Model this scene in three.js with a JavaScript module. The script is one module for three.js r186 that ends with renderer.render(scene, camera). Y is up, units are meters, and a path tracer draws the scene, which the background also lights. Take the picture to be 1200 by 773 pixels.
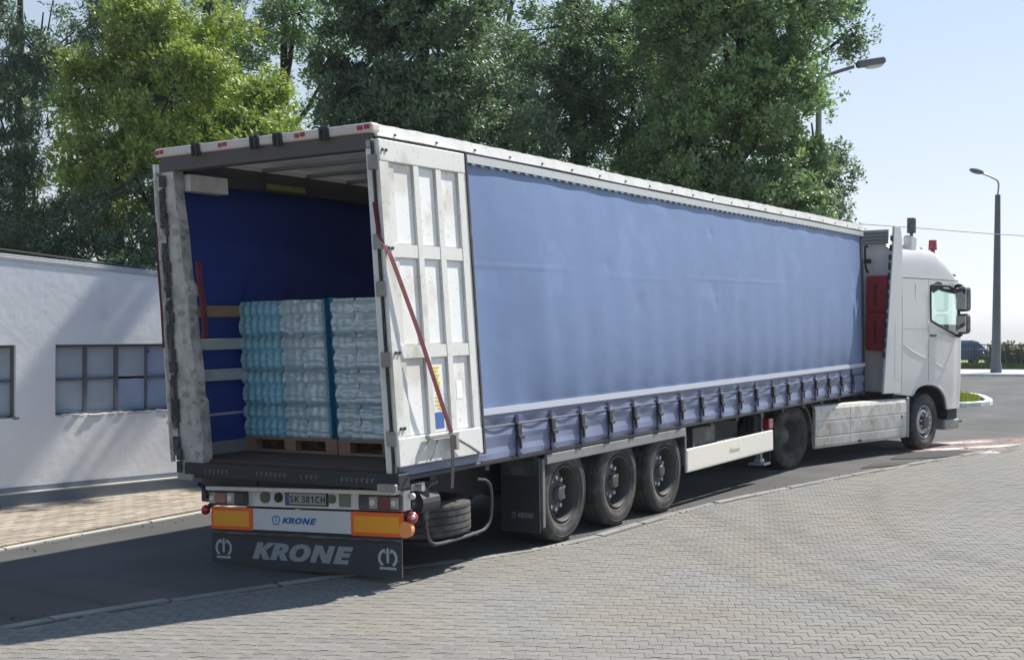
import * as THREE from 'three';
import { mergeGeometries, toCreasedNormals } from 'three/addons/utils/BufferGeometryUtils.js';
import { RoundedBoxGeometry } from 'three/addons/geometries/RoundedBoxGeometry.js';

// ------------------------------------------------------------------ camera, sky, sun, exposure
const scene = new THREE.Scene();
const camera = new THREE.PerspectiveCamera(28.9, 1024 / 659, 0.1, 3000);
camera.position.set(0, 2.311, 0);
camera.rotation.set(-0.0077, 0, 0.007, 'YXZ');
const renderer = new THREE.WebGLRenderer({ antialias: true });
renderer.setSize(1024, 659);
renderer.toneMapping = THREE.LinearToneMapping;
renderer.toneMappingExposure = 1.7;
renderer.outputColorSpace = THREE.SRGBColorSpace;
renderer.shadowMap.enabled = true;
renderer.shadowMap.type = THREE.PCFSoftShadowMap;

const SUN_AZ = 50.3 * Math.PI / 180, SUN_EL = 51 * Math.PI / 180;   // azimuth clockwise from the view direction
const sunDir = new THREE.Vector3(Math.sin(SUN_AZ) * Math.cos(SUN_EL), Math.sin(SUN_EL), -Math.cos(SUN_AZ) * Math.cos(SUN_EL));
const sun = new THREE.DirectionalLight(new THREE.Color().setRGB(1, 0.95, 0.86), 5);
sun.position.copy(sunDir).multiplyScalar(120);
sun.castShadow = true;
sun.shadow.mapSize.set(4096, 4096);
Object.assign(sun.shadow.camera, { left: -45, right: 45, top: 45, bottom: -45, near: 1, far: 300 });
sun.shadow.radius = 1.4;
scene.add(sun); scene.add(sun.target);
sun.target.position.set(3, 0, -22); sun.position.add(sun.target.position);

{ // clear hazy summer sky
  const w = 512, h = 256, data = new Float32Array(w * h * 4);
  const zen = [0.11, 0.20, 0.38], mid = [0.62, 0.76, 0.90], hor = [0.80, 0.80, 0.80];
  const d = new THREE.Vector3();
  for (let j = 0; j < h; j++) for (let i = 0; i < w; i++) {
    const u = (i + 0.5) / w, v = (j + 0.5) / h;
    const el = (v - 0.5) * Math.PI, az = (u - 0.5) * 2 * Math.PI;
    d.set(Math.cos(el) * Math.cos(az), Math.sin(el), Math.cos(el) * Math.sin(az));
    const e = Math.max(0, Math.sin(el));
    const g = Math.max(0, d.dot(sunDir));
    const k = (i + j * w) * 4;
    for (let c = 0; c < 3; c++) {
      const a = Math.exp(-e * 9), b = Math.exp(-e * 2.6);
      let s = zen[c] + (mid[c] - zen[c]) * b + (hor[c] - mid[c]) * a;
      s *= 0.60 + 0.52 * Math.pow(g, 1.5) + 0.5 * Math.pow(g, 24);
      data[k + c] = s;
    }
    data[k + 3] = 1;
  }
  const t = new THREE.DataTexture(data, w, h, THREE.RGBAFormat, THREE.FloatType);
  t.mapping = THREE.EquirectangularReflectionMapping;
  t.magFilter = t.minFilter = THREE.LinearFilter;
  t.colorSpace = THREE.LinearSRGBColorSpace;
  t.needsUpdate = true;
  scene.background = t; scene.environment = t;
}

// ------------------------------------------------------------------ helpers
let seed = 12345;
const rnd = () => { seed = (seed * 1664525 + 1013904223) >>> 0; return seed / 4294967296; };
const rr = (a, b) => a + (b - a) * rnd();
const gauss = () => (rnd() + rnd() + rnd() + rnd() - 2) * 0.87;
const clamp = (x, a, b) => Math.max(a, Math.min(b, x));
const lerp = (a, b, t) => a + (b - a) * t;
const sstep = (a, b, x) => { const t = clamp((x - a) / (b - a), 0, 1); return t * t * (3 - 2 * t); };
const col = (r, g, b) => new THREE.Color().setRGB(r, g, b);
const V = (x, y, z) => new THREE.Vector3(x, y, z);
function interp(tab, x) {
  if (x <= tab[0][0]) return tab[0][1];
  for (let i = 1; i < tab.length; i++) if (x <= tab[i][0]) return lerp(tab[i - 1][1], tab[i][1], (x - tab[i - 1][0]) / (tab[i][0] - tab[i - 1][0]));
  return tab[tab.length - 1][1];
}
const usedNames = {};
function numbered(n) { const k = usedNames[n] = (usedNames[n] ?? -1) + 1; return k ? `${n}_${String(k).padStart(3, '0')}` : n; }
function tag(o, label, category, group, kind) {
  if (label) o.userData.label = label;
  if (category) o.userData.category = category;
  if (group) o.userData.group = group;
  if (kind) o.userData.kind = kind;
  return o;
}
function base(name, pos = [0, 0, 0], turn = 0) {
  const g = new THREE.Group(); g.name = numbered(name); g.position.set(...pos); g.rotation.y = turn; scene.add(g); return g;
}
function prep(g) { if (g.index) g = g.toNonIndexed(); for (const k of Object.keys(g.attributes)) if (!['position', 'normal', 'uv'].includes(k)) g.deleteAttribute(k); g.morphAttributes = {}; return g; }
function merge(list) { list = list.filter(Boolean).map(prep); return list.length === 1 ? list[0] : mergeGeometries(list, false); }
function uvBox(g, s = 1) { // planar uv in metres by the main direction of each face
  g = prep(g); const p = g.attributes.position, n = p.count, uv = new Float32Array(n * 2);
  const a = V(), b = V(), c = V();
  for (let i = 0; i < n; i += 3) {
    a.fromBufferAttribute(p, i); b.fromBufferAttribute(p, i + 1); c.fromBufferAttribute(p, i + 2);
    const nn = b.clone().sub(a).cross(c.clone().sub(a)); const ax = Math.abs(nn.x), ay = Math.abs(nn.y), az = Math.abs(nn.z);
    [a, b, c].forEach((q, k) => {
      let U, W; if (ay >= ax && ay >= az) { U = q.x; W = q.z; } else if (ax >= az) { U = q.z; W = q.y; } else { U = q.x; W = q.y; }
      uv[(i + k) * 2] = U * s; uv[(i + k) * 2 + 1] = W * s;
    });
  }
  g.setAttribute('uv', new THREE.BufferAttribute(uv, 2)); return g;
}
function part(parent, name, geo, mat, opt = {}) {
  if (Array.isArray(geo)) geo = merge(geo);
  const m = new THREE.Mesh(geo, mat); m.name = numbered(name); m.castShadow = m.receiveShadow = true;
  if (opt.kind) m.userData.kind = opt.kind;
  if (opt.label) m.userData.label = opt.label;
  parent.add(m); return m;
}
const bx = (w, h, d, x, y, z, sw = 1, sh = 1, sd = 1) => { const g = new THREE.BoxGeometry(w, h, d, sw, sh, sd); g.translate(x, y, z); return g; };
const rb = (w, h, d, x, y, z, r = 0.01, seg = 2) => { const g = new RoundedBoxGeometry(w, h, d, seg, Math.min(r, w / 2.01, h / 2.01, d / 2.01)); g.translate(x, y, z); return g; };
const cyl = (r0, r1, h, x, y, z, axis = 'y', seg = 16) => { const g = new THREE.CylinderGeometry(r0, r1, h, seg); if (axis === 'x') g.rotateZ(-Math.PI / 2); if (axis === 'z') g.rotateX(Math.PI / 2); g.translate(x, y, z); return g; };
function tube(pts, r, seg = 24, rad = 8, closed = false, tension = 0.5) { return new THREE.TubeGeometry(new THREE.CatmullRomCurve3(pts, closed, 'catmullrom', tension), seg, r, rad, closed); }
function taper(pts, r0, r1, seg = 8, rad = 7) { // tapered limb
  const c = new THREE.CatmullRomCurve3(pts); const g = new THREE.TubeGeometry(c, seg, 1, rad, false);
  const p = g.attributes.position, q = V();
  for (let i = 0; i <= seg; i++) { const o = c.getPointAt(i / seg), r = lerp(r0, r1, i / seg); for (let j = 0; j <= rad; j++) { const k = i * (rad + 1) + j; q.fromBufferAttribute(p, k).sub(o).multiplyScalar(r).add(o); p.setXYZ(k, q.x, q.y, q.z); } }
  return g;
}
function shapeOf(pts) { const s = new THREE.Shape(); pts.forEach((p, i) => i ? s.lineTo(p[0], p[1]) : s.moveTo(p[0], p[1])); s.closePath(); return s; }
function ext(pts, depth, bevel = 0, holes = []) {
  const s = pts instanceof THREE.Shape ? pts : shapeOf(pts); holes.forEach(h => { const q = new THREE.Path(); h.forEach((p, i) => i ? q.lineTo(p[0], p[1]) : q.moveTo(p[0], p[1])); q.closePath(); s.holes.push(q); });
  return new THREE.ExtrudeGeometry(s, { depth, bevelEnabled: bevel > 0, bevelThickness: bevel, bevelSize: bevel, bevelOffset: -bevel, bevelSegments: 2, curveSegments: 12 });
}
function flatPoly(pts, y) { // world x,z polygon lying at height y, uv in metres
  const s = shapeOf(pts.map(p => [p[0], -p[1]])); const g = new THREE.ShapeGeometry(s); g.rotateX(-Math.PI / 2); g.translate(0, y, 0);
  const p = g.attributes.position, uv = g.attributes.uv; for (let i = 0; i < p.count; i++) uv.setXY(i, p.getX(i), p.getZ(i)); return g;
}
function inPoly(x, z, pts) { let c = false; for (let i = 0, j = pts.length - 1; i < pts.length; j = i++) { const [xi, zi] = pts[i], [xj, zj] = pts[j]; if ((zi > z) !== (zj > z) && x < (xj - xi) * (z - zi) / (zj - zi) + xi) c = !c; } return c; }
function smooth(pts, n) { const c = new THREE.CatmullRomCurve3(pts.map(p => V(p[0], 0, p[1])), false, 'centripetal'); return c.getSpacedPoints(n).map(p => [p.x, p.z]); }

// tileable value noise and textures
function hash2(x, y, s) { let h = (x * 374761393 + y * 668265263 + s * 2147483647) | 0; h = Math.imul(h ^ (h >>> 13), 1274126177); h ^= h >>> 16; return (h >>> 0) / 4294967296; }
function vnoise(x, y, per, s) { const xi = Math.floor(x), yi = Math.floor(y), fx = x - xi, fy = y - yi, u = fx * fx * (3 - 2 * fx), v = fy * fy * (3 - 2 * fy); const m = k => ((k % per) + per) % per; const a = hash2(m(xi), m(yi), s), b = hash2(m(xi + 1), m(yi), s), c = hash2(m(xi), m(yi + 1), s), d = hash2(m(xi + 1), m(yi + 1), s); return a + (b - a) * u + (c - a) * v + (a - b - c + d) * u * v; }
function fbm(u, v, per, oct, s) { let a = 0, w = 0.5, t = 0; for (let o = 0; o < oct; o++) { a += w * vnoise(u * per, v * per, per, s + o * 17); t += w; w *= 0.5; per *= 2; } return a / t; }
function tex(n, fn, srgb, rep = 1, ny = n) {
  const d = new Uint8Array(n * ny * 4);
  for (let j = 0; j < ny; j++) for (let i = 0; i < n; i++) { const c = fn(i / n, j / ny), k = (i + j * n) * 4; if (typeof c === 'number') d[k] = d[k + 1] = d[k + 2] = clamp(c * 255, 0, 255); else { d[k] = clamp(c[0] * 255, 0, 255); d[k + 1] = clamp(c[1] * 255, 0, 255); d[k + 2] = clamp(c[2] * 255, 0, 255); } d[k + 3] = 255; }
  const t = new THREE.DataTexture(d, n, ny, THREE.RGBAFormat); t.wrapS = t.wrapT = THREE.RepeatWrapping; t.magFilter = THREE.LinearFilter; t.minFilter = THREE.LinearMipmapLinearFilter; t.generateMipmaps = true; t.repeat.set(rep, rep);
  if (srgb) t.colorSpace = THREE.SRGBColorSpace; t.needsUpdate = true; return t;
}
const enc = x => x <= 0.0031308 ? 12.92 * x : 1.055 * Math.pow(x, 1 / 2.4) - 0.055;  // albedo -> sRGB texture value
const E3 = (r, g, b) => [enc(clamp(r, 0, 1)), enc(clamp(g, 0, 1)), enc(clamp(b, 0, 1))];
function canvasTex(w, h, draw) { const c = document.createElement('canvas'); c.width = w; c.height = h; const x = c.getContext('2d'); draw(x, w, h); const t = new THREE.CanvasTexture(c); t.colorSpace = THREE.SRGBColorSpace; t.magFilter = THREE.LinearFilter; return t; }

// ------------------------------------------------------------------ materials
const std = (o) => new THREE.MeshStandardMaterial(o);
const phy = (o) => new THREE.MeshPhysicalMaterial(o);
const T = {
  fine: tex(512, (u, v) => 0.5 * fbm(u, v, 64, 3, 3) + 0.5 * hash2((u * 512) | 0, (v * 512) | 0, 9), false, 1),
  soft: tex(256, (u, v) => fbm(u, v, 4, 4, 5), false, 1),
  asphalt: tex(1024, (u, v) => { const g = hash2((u * 1024) | 0, (v * 1024) | 0, 4), a = fbm(u, v, 6, 5, 11), p = fbm(u, v, 3, 3, 41); let k = 0.072 * (0.62 + 0.5 * a + 0.22 * (g - 0.5) + 0.5 * (p - 0.5)); if (g > 0.965) k *= 1.7; return E3(k * 1.01, k, k * 0.99); }, true, 0.25),
  plaster: tex(1024, (u, v) => { const a = fbm(u, v, 4, 5, 21), b = fbm(u, v, 24, 3, 8), st = fbm(u * 1, v, 12, 4, 31); let k = 0.84 * (0.95 + 0.09 * (a - 0.5) + 0.07 * (b - 0.5)); if (st > 0.64) k *= 1 - 0.5 * (st - 0.64); return E3(k * 0.96, k * 0.985, k * 1.01); }, true, 0.25),
  plasterB: tex(512, (u, v) => 0.75 * fbm(u, v, 5, 4, 2) + 0.25 * fbm(u, v, 60, 2, 6), false, 0.25),
  dirtyWhite: tex(512, (u, v) => { const a = fbm(u, v, 5, 5, 71), b = fbm(u, v, 40, 2, 72); const d = sstep(0.52, 0.75, a) * 0.45 + sstep(0.72, 0.8, b) * 0.3; return E3(lerp(0.72, 0.42, d), lerp(0.71, 0.38, d), lerp(0.68, 0.30, d)); }, true, 0.6),
  chipped: tex(512, (u, v) => { const a = fbm(u, v, 14, 4, 81), b = fbm(u, v, 5, 3, 82); const f = fbm(u, v, 40, 3, 83); const c = 0.6 * sstep(0.64, 0.74, a * 0.45 + b * 0.2 + f * 0.38); const k = 0.40 + 0.3 * (b - 0.5) - 0.12 * sstep(0.45, 0.7, a); return E3(lerp(k, 0.10, c), lerp(k * 0.97, 0.075, c), lerp(k * 0.9, 0.055, c)); }, true, 1.3),
  cabWhite: tex(256, (u, v) => { const a = fbm(u, v, 4, 4, 91); const k = 0.60 - 0.08 * sstep(0.5, 0.8, a); return E3(k, k * 0.985, k * 0.96); }, true, 0.5),
  skirtDirt: tex(512, (u, v) => { const a = fbm(u, v, 3, 5, 95), s = fbm(u * 1, v * 1, 16, 3, 96); const d = clamp(sstep(0.4, 0.75, a) * 0.5 + sstep(0.55, 0.75, s) * 0.4, 0, 1); return E3(lerp(0.62, 0.30, d), lerp(0.60, 0.27, d), lerp(0.54, 0.21, d)); }, true, 0.7),
  tarp: tex(512, (u, v) => { const a = fbm(u, v, 3, 5, 101), b = fbm(u, v, 60, 2, 102); const sc = sstep(0.66, 0.74, fbm(u, v, 9, 4, 104)), fu = (u * 4) % 1, ln = fu < 0.016 ? 0.045 : 0; const k = (0.9 + 0.22 * (a - 0.5) + 0.06 * (b - 0.5)) * (1 + 0.10 * sc - ln); return E3(0.158 * k, 0.228 * k, 0.40 * k); }, true, 0.2),
  tarpB: tex(512, (u, v) => 0.6 * fbm(u, v, 3, 3, 111) + 0.3 * (0.5 + 0.5 * Math.sin(v * Math.PI * 2 * 3 + 3 * fbm(u, v, 2, 2, 7))) + 0.1 * fbm(u, v, 30, 2, 112), false, 0.2),
  wood: tex(256, (u, v) => { const a = fbm(u, v * 0.5, 8, 4, 121), g = fbm(u, v, 3, 2, 122), ring = 0.5 + 0.5 * Math.sin(60 * v + 8 * a); const k = 0.7 + 0.3 * a + 0.12 * ring; return E3(0.30 * k, 0.185 * k * (0.9 + 0.2 * g), 0.12 * k); }, true, 1.5),
  rubber: tex(256, (u, v) => { const a = fbm(u, v, 8, 4, 131); const k = 0.036 + 0.05 * sstep(0.35, 0.75, a); return E3(k * 1.03, k, k * 0.94); }, true, 1),
  frost: tex(256, (u, v) => { const a = fbm(u, v, 4, 4, 141); const k = 0.85 + 0.3 * (a - 0.5); return E3(0.47 * k, 0.53 * k, 0.60 * k); }, true, 1),
};
const M = {
  asphalt: std({ map: T.asphalt, roughness: 0.92, bumpMap: T.fine, bumpScale: 0.004 }),
  ground: std({ color: col(0.11, 0.11, 0.075), roughness: 1 }),
  bedding: std({ color: col(0.20, 0.195, 0.175), roughness: 1, bumpMap: T.fine, bumpScale: 0.003 }),
  plaster: std({ map: T.plaster, roughness: 0.95, bumpMap: T.plasterB, bumpScale: 0.006 }),
  plinth: std({ map: T.frost, color: col(0.52, 0.52, 0.54), roughness: 0.9, bumpMap: T.plasterB, bumpScale: 0.01 }),
  concrete: std({ map: T.plaster, color: col(0.62, 0.61, 0.57), roughness: 0.95, bumpMap: T.fine, bumpScale: 0.003 }),
  roofSheet: std({ color: col(0.42, 0.43, 0.44), roughness: 0.8, bumpMap: T.soft, bumpScale: 0.005 }),
  winFrame: std({ color: col(0.105, 0.115, 0.14), roughness: 0.7 }),
  winPane: phy({ map: T.frost, roughness: 0.42 }),
  winPaneReflTint: phy({ map: T.frost, color: col(0.86, 0.94, 1.08), roughness: 0.38 }),  // same frosted glass, tinted bluer to paint in a reflection
  dark: std({ color: col(0.022, 0.023, 0.026), roughness: 0.7, bumpMap: T.soft, bumpScale: 0.002 }),
  darkSteel: std({ color: col(0.05, 0.052, 0.058), roughness: 0.55, metalness: 0.3, bumpMap: T.soft, bumpScale: 0.002 }),
  greySteel: std({ map: T.dirtyWhite, color: col(0.38, 0.39, 0.4), roughness: 0.55, metalness: 0.2 }),
  headerSteel: std({ color: col(0.075, 0.068, 0.066), roughness: 0.7, bumpMap: T.soft, bumpScale: 0.002 }),
  galv: std({ map: T.dirtyWhite, color: col(0.75, 0.77, 0.78), roughness: 0.45, metalness: 0.45 }),
  headerPaint: std({ map: T.dirtyWhite, color: col(0.72, 0.67, 0.66), roughness: 0.55 }),
  paintWhite: std({ map: T.dirtyWhite, color: col(0.9, 0.91, 0.9), roughness: 0.5, bumpMap: T.soft, bumpScale: 0.002 }),
  chipped: std({ map: T.chipped, roughness: 0.75, bumpMap: T.soft, bumpScale: 0.006 }),
  cab: phy({ map: T.cabWhite, roughness: 0.36, clearcoat: 0.6, clearcoatRoughness: 0.12, side: THREE.DoubleSide }),
  skirt: phy({ map: T.skirtDirt, roughness: 0.42, clearcoat: 0.25, clearcoatRoughness: 0.3 }),
  sideBoard: std({ color: col(0.74, 0.72, 0.66), roughness: 0.5, bumpMap: T.soft, bumpScale: 0.001 }),
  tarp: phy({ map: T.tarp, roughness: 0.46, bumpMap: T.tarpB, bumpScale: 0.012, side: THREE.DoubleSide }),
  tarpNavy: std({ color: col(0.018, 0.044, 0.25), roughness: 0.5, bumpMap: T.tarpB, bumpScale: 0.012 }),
  tarpLow: std({ color: col(0.145, 0.172, 0.268), roughness: 0.42, bumpMap: T.tarpB, bumpScale: 0.02 }),
  stripe: std({ color: col(0.46, 0.48, 0.55), roughness: 0.4 }),
  navy: std({ color: col(0.018, 0.022, 0.07), roughness: 0.6 }),
  roofTarp: phy({ color: col(0.78, 0.76, 0.74), roughness: 0.6, transmission: 0.07, thickness: 0, side: THREE.DoubleSide }),
  roofBand: std({ map: T.dirtyWhite, color: col(1.1, 1.1, 1.1), roughness: 0.5, bumpMap: T.soft, bumpScale: 0.01 }),
  rubber: std({ map: T.rubber, roughness: 0.85, bumpMap: T.fine, bumpScale: 0.002 }),
  rimDark: std({ color: col(0.06, 0.06, 0.065), roughness: 0.5, metalness: 0.4 }),
  rimAlu: std({ color: col(0.55, 0.55, 0.56), roughness: 0.38, metalness: 0.75 }),
  nut: std({ color: col(0.62, 0.62, 0.62), roughness: 0.4, metalness: 0.5 }),
  plasticBlack: std({ map: T.rubber, color: col(1.3, 1.35, 1.4), roughness: 0.55 }),
  red: std({ color: col(0.30, 0.026, 0.034), roughness: 0.6 }),
  strapRed: std({ color: col(0.115, 0.018, 0.03), roughness: 0.85, bumpMap: T.fine, bumpScale: 0.002 }),
  lampRed: phy({ color: col(0.35, 0.012, 0.02), roughness: 0.2, clearcoat: 0.8 }),
  lampClear: phy({ color: col(0.6, 0.58, 0.55), roughness: 0.18, clearcoat: 0.8 }),
  lampAmber: phy({ color: col(0.8, 0.32, 0.10), roughness: 0.3, clearcoat: 0.6 }),
  orange: std({ color: col(0.80, 0.33, 0.012), roughness: 0.5 }),
  orangeRed: std({ color: col(0.80, 0.115, 0.02), roughness: 0.5 }),
  glass: phy({ color: col(0.86, 0.95, 0.92), roughness: 0.03, transmission: 1, thickness: 0, ior: 1.5 }),
  seat: std({ color: col(0.05, 0.055, 0.06), roughness: 0.9 }),
  wood: std({ map: T.wood, roughness: 0.85 }),
  plyFloor: std({ map: T.wood, color: col(0.28, 0.27, 0.28), roughness: 0.8 }),
  clearBottle: phy({ color: col(0.58, 0.74, 0.79), roughness: 0.15, transmission: 0.25, thickness: 0, ior: 1.4 }),
  filmFold: phy({ color: col(0.86, 0.90, 0.92), roughness: 0.25, transmission: 0.42, thickness: 0, clearcoat: 1, clearcoatRoughness: 0.15 }),
  milkyFilm: phy({ color: col(0.84, 0.93, 0.95), roughness: 0.24, transmission: 0.58, thickness: 0, ior: 2.1, clearcoat: 1, clearcoatRoughness: 0.1, bumpMap: T.soft, bumpScale: 0.03 }),
  bottle: phy({ color: col(0.16, 0.60, 0.72), roughness: 0.12, transmission: 0.25, thickness: 0, ior: 1.4 }),
  film: phy({ color: col(0.66, 0.92, 0.98), roughness: 0.24, transmission: 0.72, thickness: 0, ior: 1.5, bumpMap: T.soft, bumpScale: 0.03 }),
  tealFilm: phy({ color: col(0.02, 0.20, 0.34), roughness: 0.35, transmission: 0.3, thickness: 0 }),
  grass: std({ color: col(0.20, 0.23, 0.05), roughness: 1 }),
  grassBlade: std({ color: col(0.15, 0.21, 0.035), roughness: 0.9 }),
  bark: std({ color: col(0.055, 0.048, 0.042), roughness: 1, bumpMap: T.fine, bumpScale: 0.02 }),
  pole: std({ map: T.plaster, color: col(0.17, 0.18, 0.20), roughness: 0.8 }),
  poleLight: std({ color: col(0.45, 0.46, 0.46), roughness: 0.5, metalness: 0.4 }),
};

// ------------------------------------------------------------------ ground, road, yard, pavement
{ // ground sheet: level around the road, falling away beyond the far hedge
  const g = new THREE.PlaneGeometry(1000, 1000, 160, 160); g.rotateX(-Math.PI / 2);
  const p = g.attributes.position;
  for (let i = 0; i < p.count; i++) { const d = Math.hypot(p.getX(i), p.getZ(i)); p.setY(i, -0.012 - Math.max(0, d - 88) * 0.03); }
  g.computeVertexNormals();
  tag(part(scene, 'ground', g, M.ground), 'bare ground and dry grass around the yard', null, null, 'structure');
}
const borderPts = smooth([[-15, 6], [-9, -2.7], [-3.9, -9.3], [-2.75, -10.45], [-1.5, -11.5], [0.36, -13.0], [2.49, -16.1], [5.36, -19.55], [9.86, -24.5], [16, -31.5], [26, -42], [34, -50]], 90);
const kerbPts = smooth([[-13.5, 6], [-8.6, -5.6], [-5.04, -12.62], [-4.41, -13.83], [-3.64, -15.21], [-1.2, -19.8], [1.6, -25], [5, -31]], 60);
const wallO = V(-6.112, 0, -15.301), WALL_YAW = 43 * Math.PI / 180;
const wallW = V(Math.sin(WALL_YAW), 0, -Math.cos(WALL_YAW));
const wpt = s => [wallO.x + wallW.x * s, wallO.z + wallW.z * s];
{ // road: one asphalt sheet under everything that is driven on
  const g = flatPoly([[-16, 8], [-16, -14], [-2, -40], [4, -55.6], [60, -55.9], [60, -30], [20, -2], [6, 8]], 0);
  tag(part(scene, 'road', g, M.asphalt), 'dark asphalt road curving past the yard', null, null, 'structure');
}
// yard of interlocking concrete pavers
const yardPoly = [...borderPts.map(([x, z]) => [x + 0.09, z + 0.06]), [60, -50], [60, 20], [-15, 20]];
const yard = base('paved_yard'); tag(yard, 'pale grey interlocking concrete paving of the yard', null, null, 'structure');
{
  part(yard, 'bedding', flatPoly(yardPoly, 0.004), M.bedding);
  const Q = 0.82, pts = [[0.1, 0.0825], [0.06, 0.0825], [0.04, 0.0575], [-0.04, 0.0575], [-0.06, 0.0825], [-0.1, 0.0825], [-0.1, -0.0825], [-0.06, -0.0825], [-0.04, -0.0575], [0.04, -0.0575], [0.06, -0.0825], [0.1, -0.0825]].map(p => [p[0] * Q, p[1] * Q]);
  const off = (d) => pts.map(([x, y]) => [x - Math.sign(x) * d, y - Math.sign(y) * d]);
  const mk = (yTop, tx, tz) => {
    const A = off(0.0036), B = off(0.0014), pos = [], n = 12; const push = (p, y) => pos.push(p[0], y + (y > 0.006 ? p[0] * tx + p[1] * tz : 0), p[1]);
    const tris = THREE.ShapeUtils.triangulateShape(A.map(p => new THREE.Vector2(p[0], p[1])), []);
    for (const [a, b, c] of tris) { push(A[a], yTop); push(A[c], yTop); push(A[b], yTop); }
    for (let i = 0; i < n; i++) { const j = (i + 1) % n; push(A[i], yTop); push(A[j], yTop); push(B[i], 0.0); push(B[i], 0.0); push(A[j], yTop); push(B[j], 0.0); }
    const g = new THREE.BufferGeometry(); g.setAttribute('position', new THREE.Float32BufferAttribute(pos, 3)); g.computeVertexNormals();
    const nn = g.attributes.normal; let flip = nn.getY(0) < 0;
    if (flip) { const p = g.attributes.position; for (let i = 0; i < p.count; i += 3) { const t = [p.getX(i + 1), p.getY(i + 1), p.getZ(i + 1)]; p.setXYZ(i + 1, p.getX(i + 2), p.getY(i + 2), p.getZ(i + 2)); p.setXYZ(i + 2, ...t); } g.computeVertexNormals(); }
    return uvBox(g);
  };
  const geos = [mk(0.0135, 0, 0), mk(0.0148, 0.009, 0.007), mk(0.0128, -0.009, 0.005)];
  const grit = tex(256, (u, v) => { const g = hash2((u * 256) | 0, (v * 256) | 0, 14), a = fbm(u, v, 8, 4, 51); const k = 0.82 + 0.25 * (a - 0.5) + 0.16 * (g - 0.5); return E3(k, k, k); }, true, 2);
  const pmat = std({ map: grit, roughness: 0.95, bumpMap: T.fine, bumpScale: 0.001 });
  const marks = [[[5.2, -18], [4.64, -16.33], [4.21, -14.08], [4.38, -12.71], [4.77, -11.9], [6, -10.5]], [[2.2, -16], [2.52, -14.24], [2.83, -11.99], [3.12, -10.88], [3.55, -10.29], [5, -9]], [[1.6, -14.5], [1.92, -12.8], [2.23, -11.24], [2.4, -11.0], [3, -10]], [[3.4, -16.8], [3.1, -14.5], [3.25, -12.6], [3.7, -11.3], [5, -9.8]]].map(m => smooth(m, 40));
  const tone = (x, z) => {
    let k = 0.212 * (0.93 + 0.16 * (fbm(x * 0.05 + 9, z * 0.05 + 9, 7, 3, 61) - 0.5) + 0.14 * (rnd() - 0.5));
    let dm = 9; for (const m of marks) for (const q of m) dm = Math.min(dm, Math.hypot(q[0] - x, q[1] - z));
    if (dm < 0.32) k *= 1 - 0.16 * (1 - sstep(0.06, 0.24, dm)) * (0.45 + 0.55 * rnd());
    const warm = fbm(x * 0.11 + 3, z * 0.11 + 5, 11, 3, 66) - 0.45;
    return col(k * (1.03 + 0.12 * warm), k * 0.995, k * (0.915 - 0.16 * warm));
  };
  const ang = 3 * Math.PI / 180, ca = Math.cos(ang), sa = Math.sin(ang), list = [];
  for (let r = -50; r < 320; r++) for (let c = -135; c < 160; c++) {
    const a = (c + (r % 2 ? 0.5 : 0)) * 0.2 * Q, b = -2 - r * 0.14 * Q, x = a * ca - b * sa * -1, z = -a * sa * -1 + b * ca;
    if (z < -31 || z > 1 || x > Math.abs(z) * 0.5 + 3.2 || x < -Math.abs(z) * 0.46 - 2.5) continue;
    if (!inPoly(x, z, yardPoly)) continue;
    const u = x / -z, seen = z < -8.35 && Math.abs(u) < 0.42;
    list.push([x, z, seen ? Math.hypot(x, z) : 1e3 + Math.hypot(x, z), (rnd() * 3) | 0]);
  }
  list.sort((p, q) => p[2] - q[2]);
  const near = list.slice(0, 290), rest = list.slice(290);
  const tones = []; for (let i = 0; i < 12; i++) { const m = pmat.clone(); const k = 0.190 * (0.91 + 0.017 * i); m.color = col(k * 1.03, k * 0.995, k * (0.90 + 0.012 * (i % 4))); tones.push(m); }
  for (const [x, z, , v] of near) { const m = part(yard, 'paver', geos[v], tones[(rnd() * 12) | 0]); m.position.set(x, -0.0055, z); m.rotation.y = -ang; }
  for (let v = 0; v < 3; v++) {
    const sub = rest.filter(p => p[3] === v); const im = new THREE.InstancedMesh(geos[v], pmat, sub.length); im.name = numbered('paver_field'); im.userData.kind = 'stuff'; im.receiveShadow = im.castShadow = true;
    const m4 = new THREE.Matrix4().makeRotationY(-ang);
    sub.forEach(([x, z], i) => { m4.setPosition(x, -0.0055, z); im.setMatrixAt(i, m4); im.setColorAt(i, tone(x, z)); });
    yard.add(im);
  }
}
const kerb = base('kerb_row'); tag(kerb, 'row of flush concrete kerb stones between asphalt and paved yard', null, null, 'structure');
{
  const L = new THREE.CatmullRomCurve3(borderPts.map(p => V(p[0], 0, p[1]))); const len = L.getLength();
  const geos = [0, 1, 2].map(i => uvBox(rb(0.99 - 0.015 * i, 0.12, 0.10, 0, -0.045, 0, 0.012)));
  const mats = [0.18, 0.195, 0.205, 0.175].map(k => std({ map: T.plaster, color: col(k * 1.45, k * 1.40, k * 1.26), roughness: 0.95, bumpMap: T.fine, bumpScale: 0.003 }));
  for (let s = 8; s < len - 14; s += 1) { const p = L.getPointAt(s / len), t = L.getTangentAt(s / len); const m = part(kerb, 'kerb_stone', geos[(rnd() * 3) | 0], mats[(rnd() * 4) | 0]); m.position.set(p.x + rr(-0.012, 0.012), rr(-0.006, 0.008), p.z + rr(-0.01, 0.01)); m.rotation.y = Math.atan2(-t.z, t.x) + rr(-0.012, 0.012); }
}
const pavement = base('pavement'); tag(pavement, 'sunlit beige block pavement beside the white building', null, null, 'structure');
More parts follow.
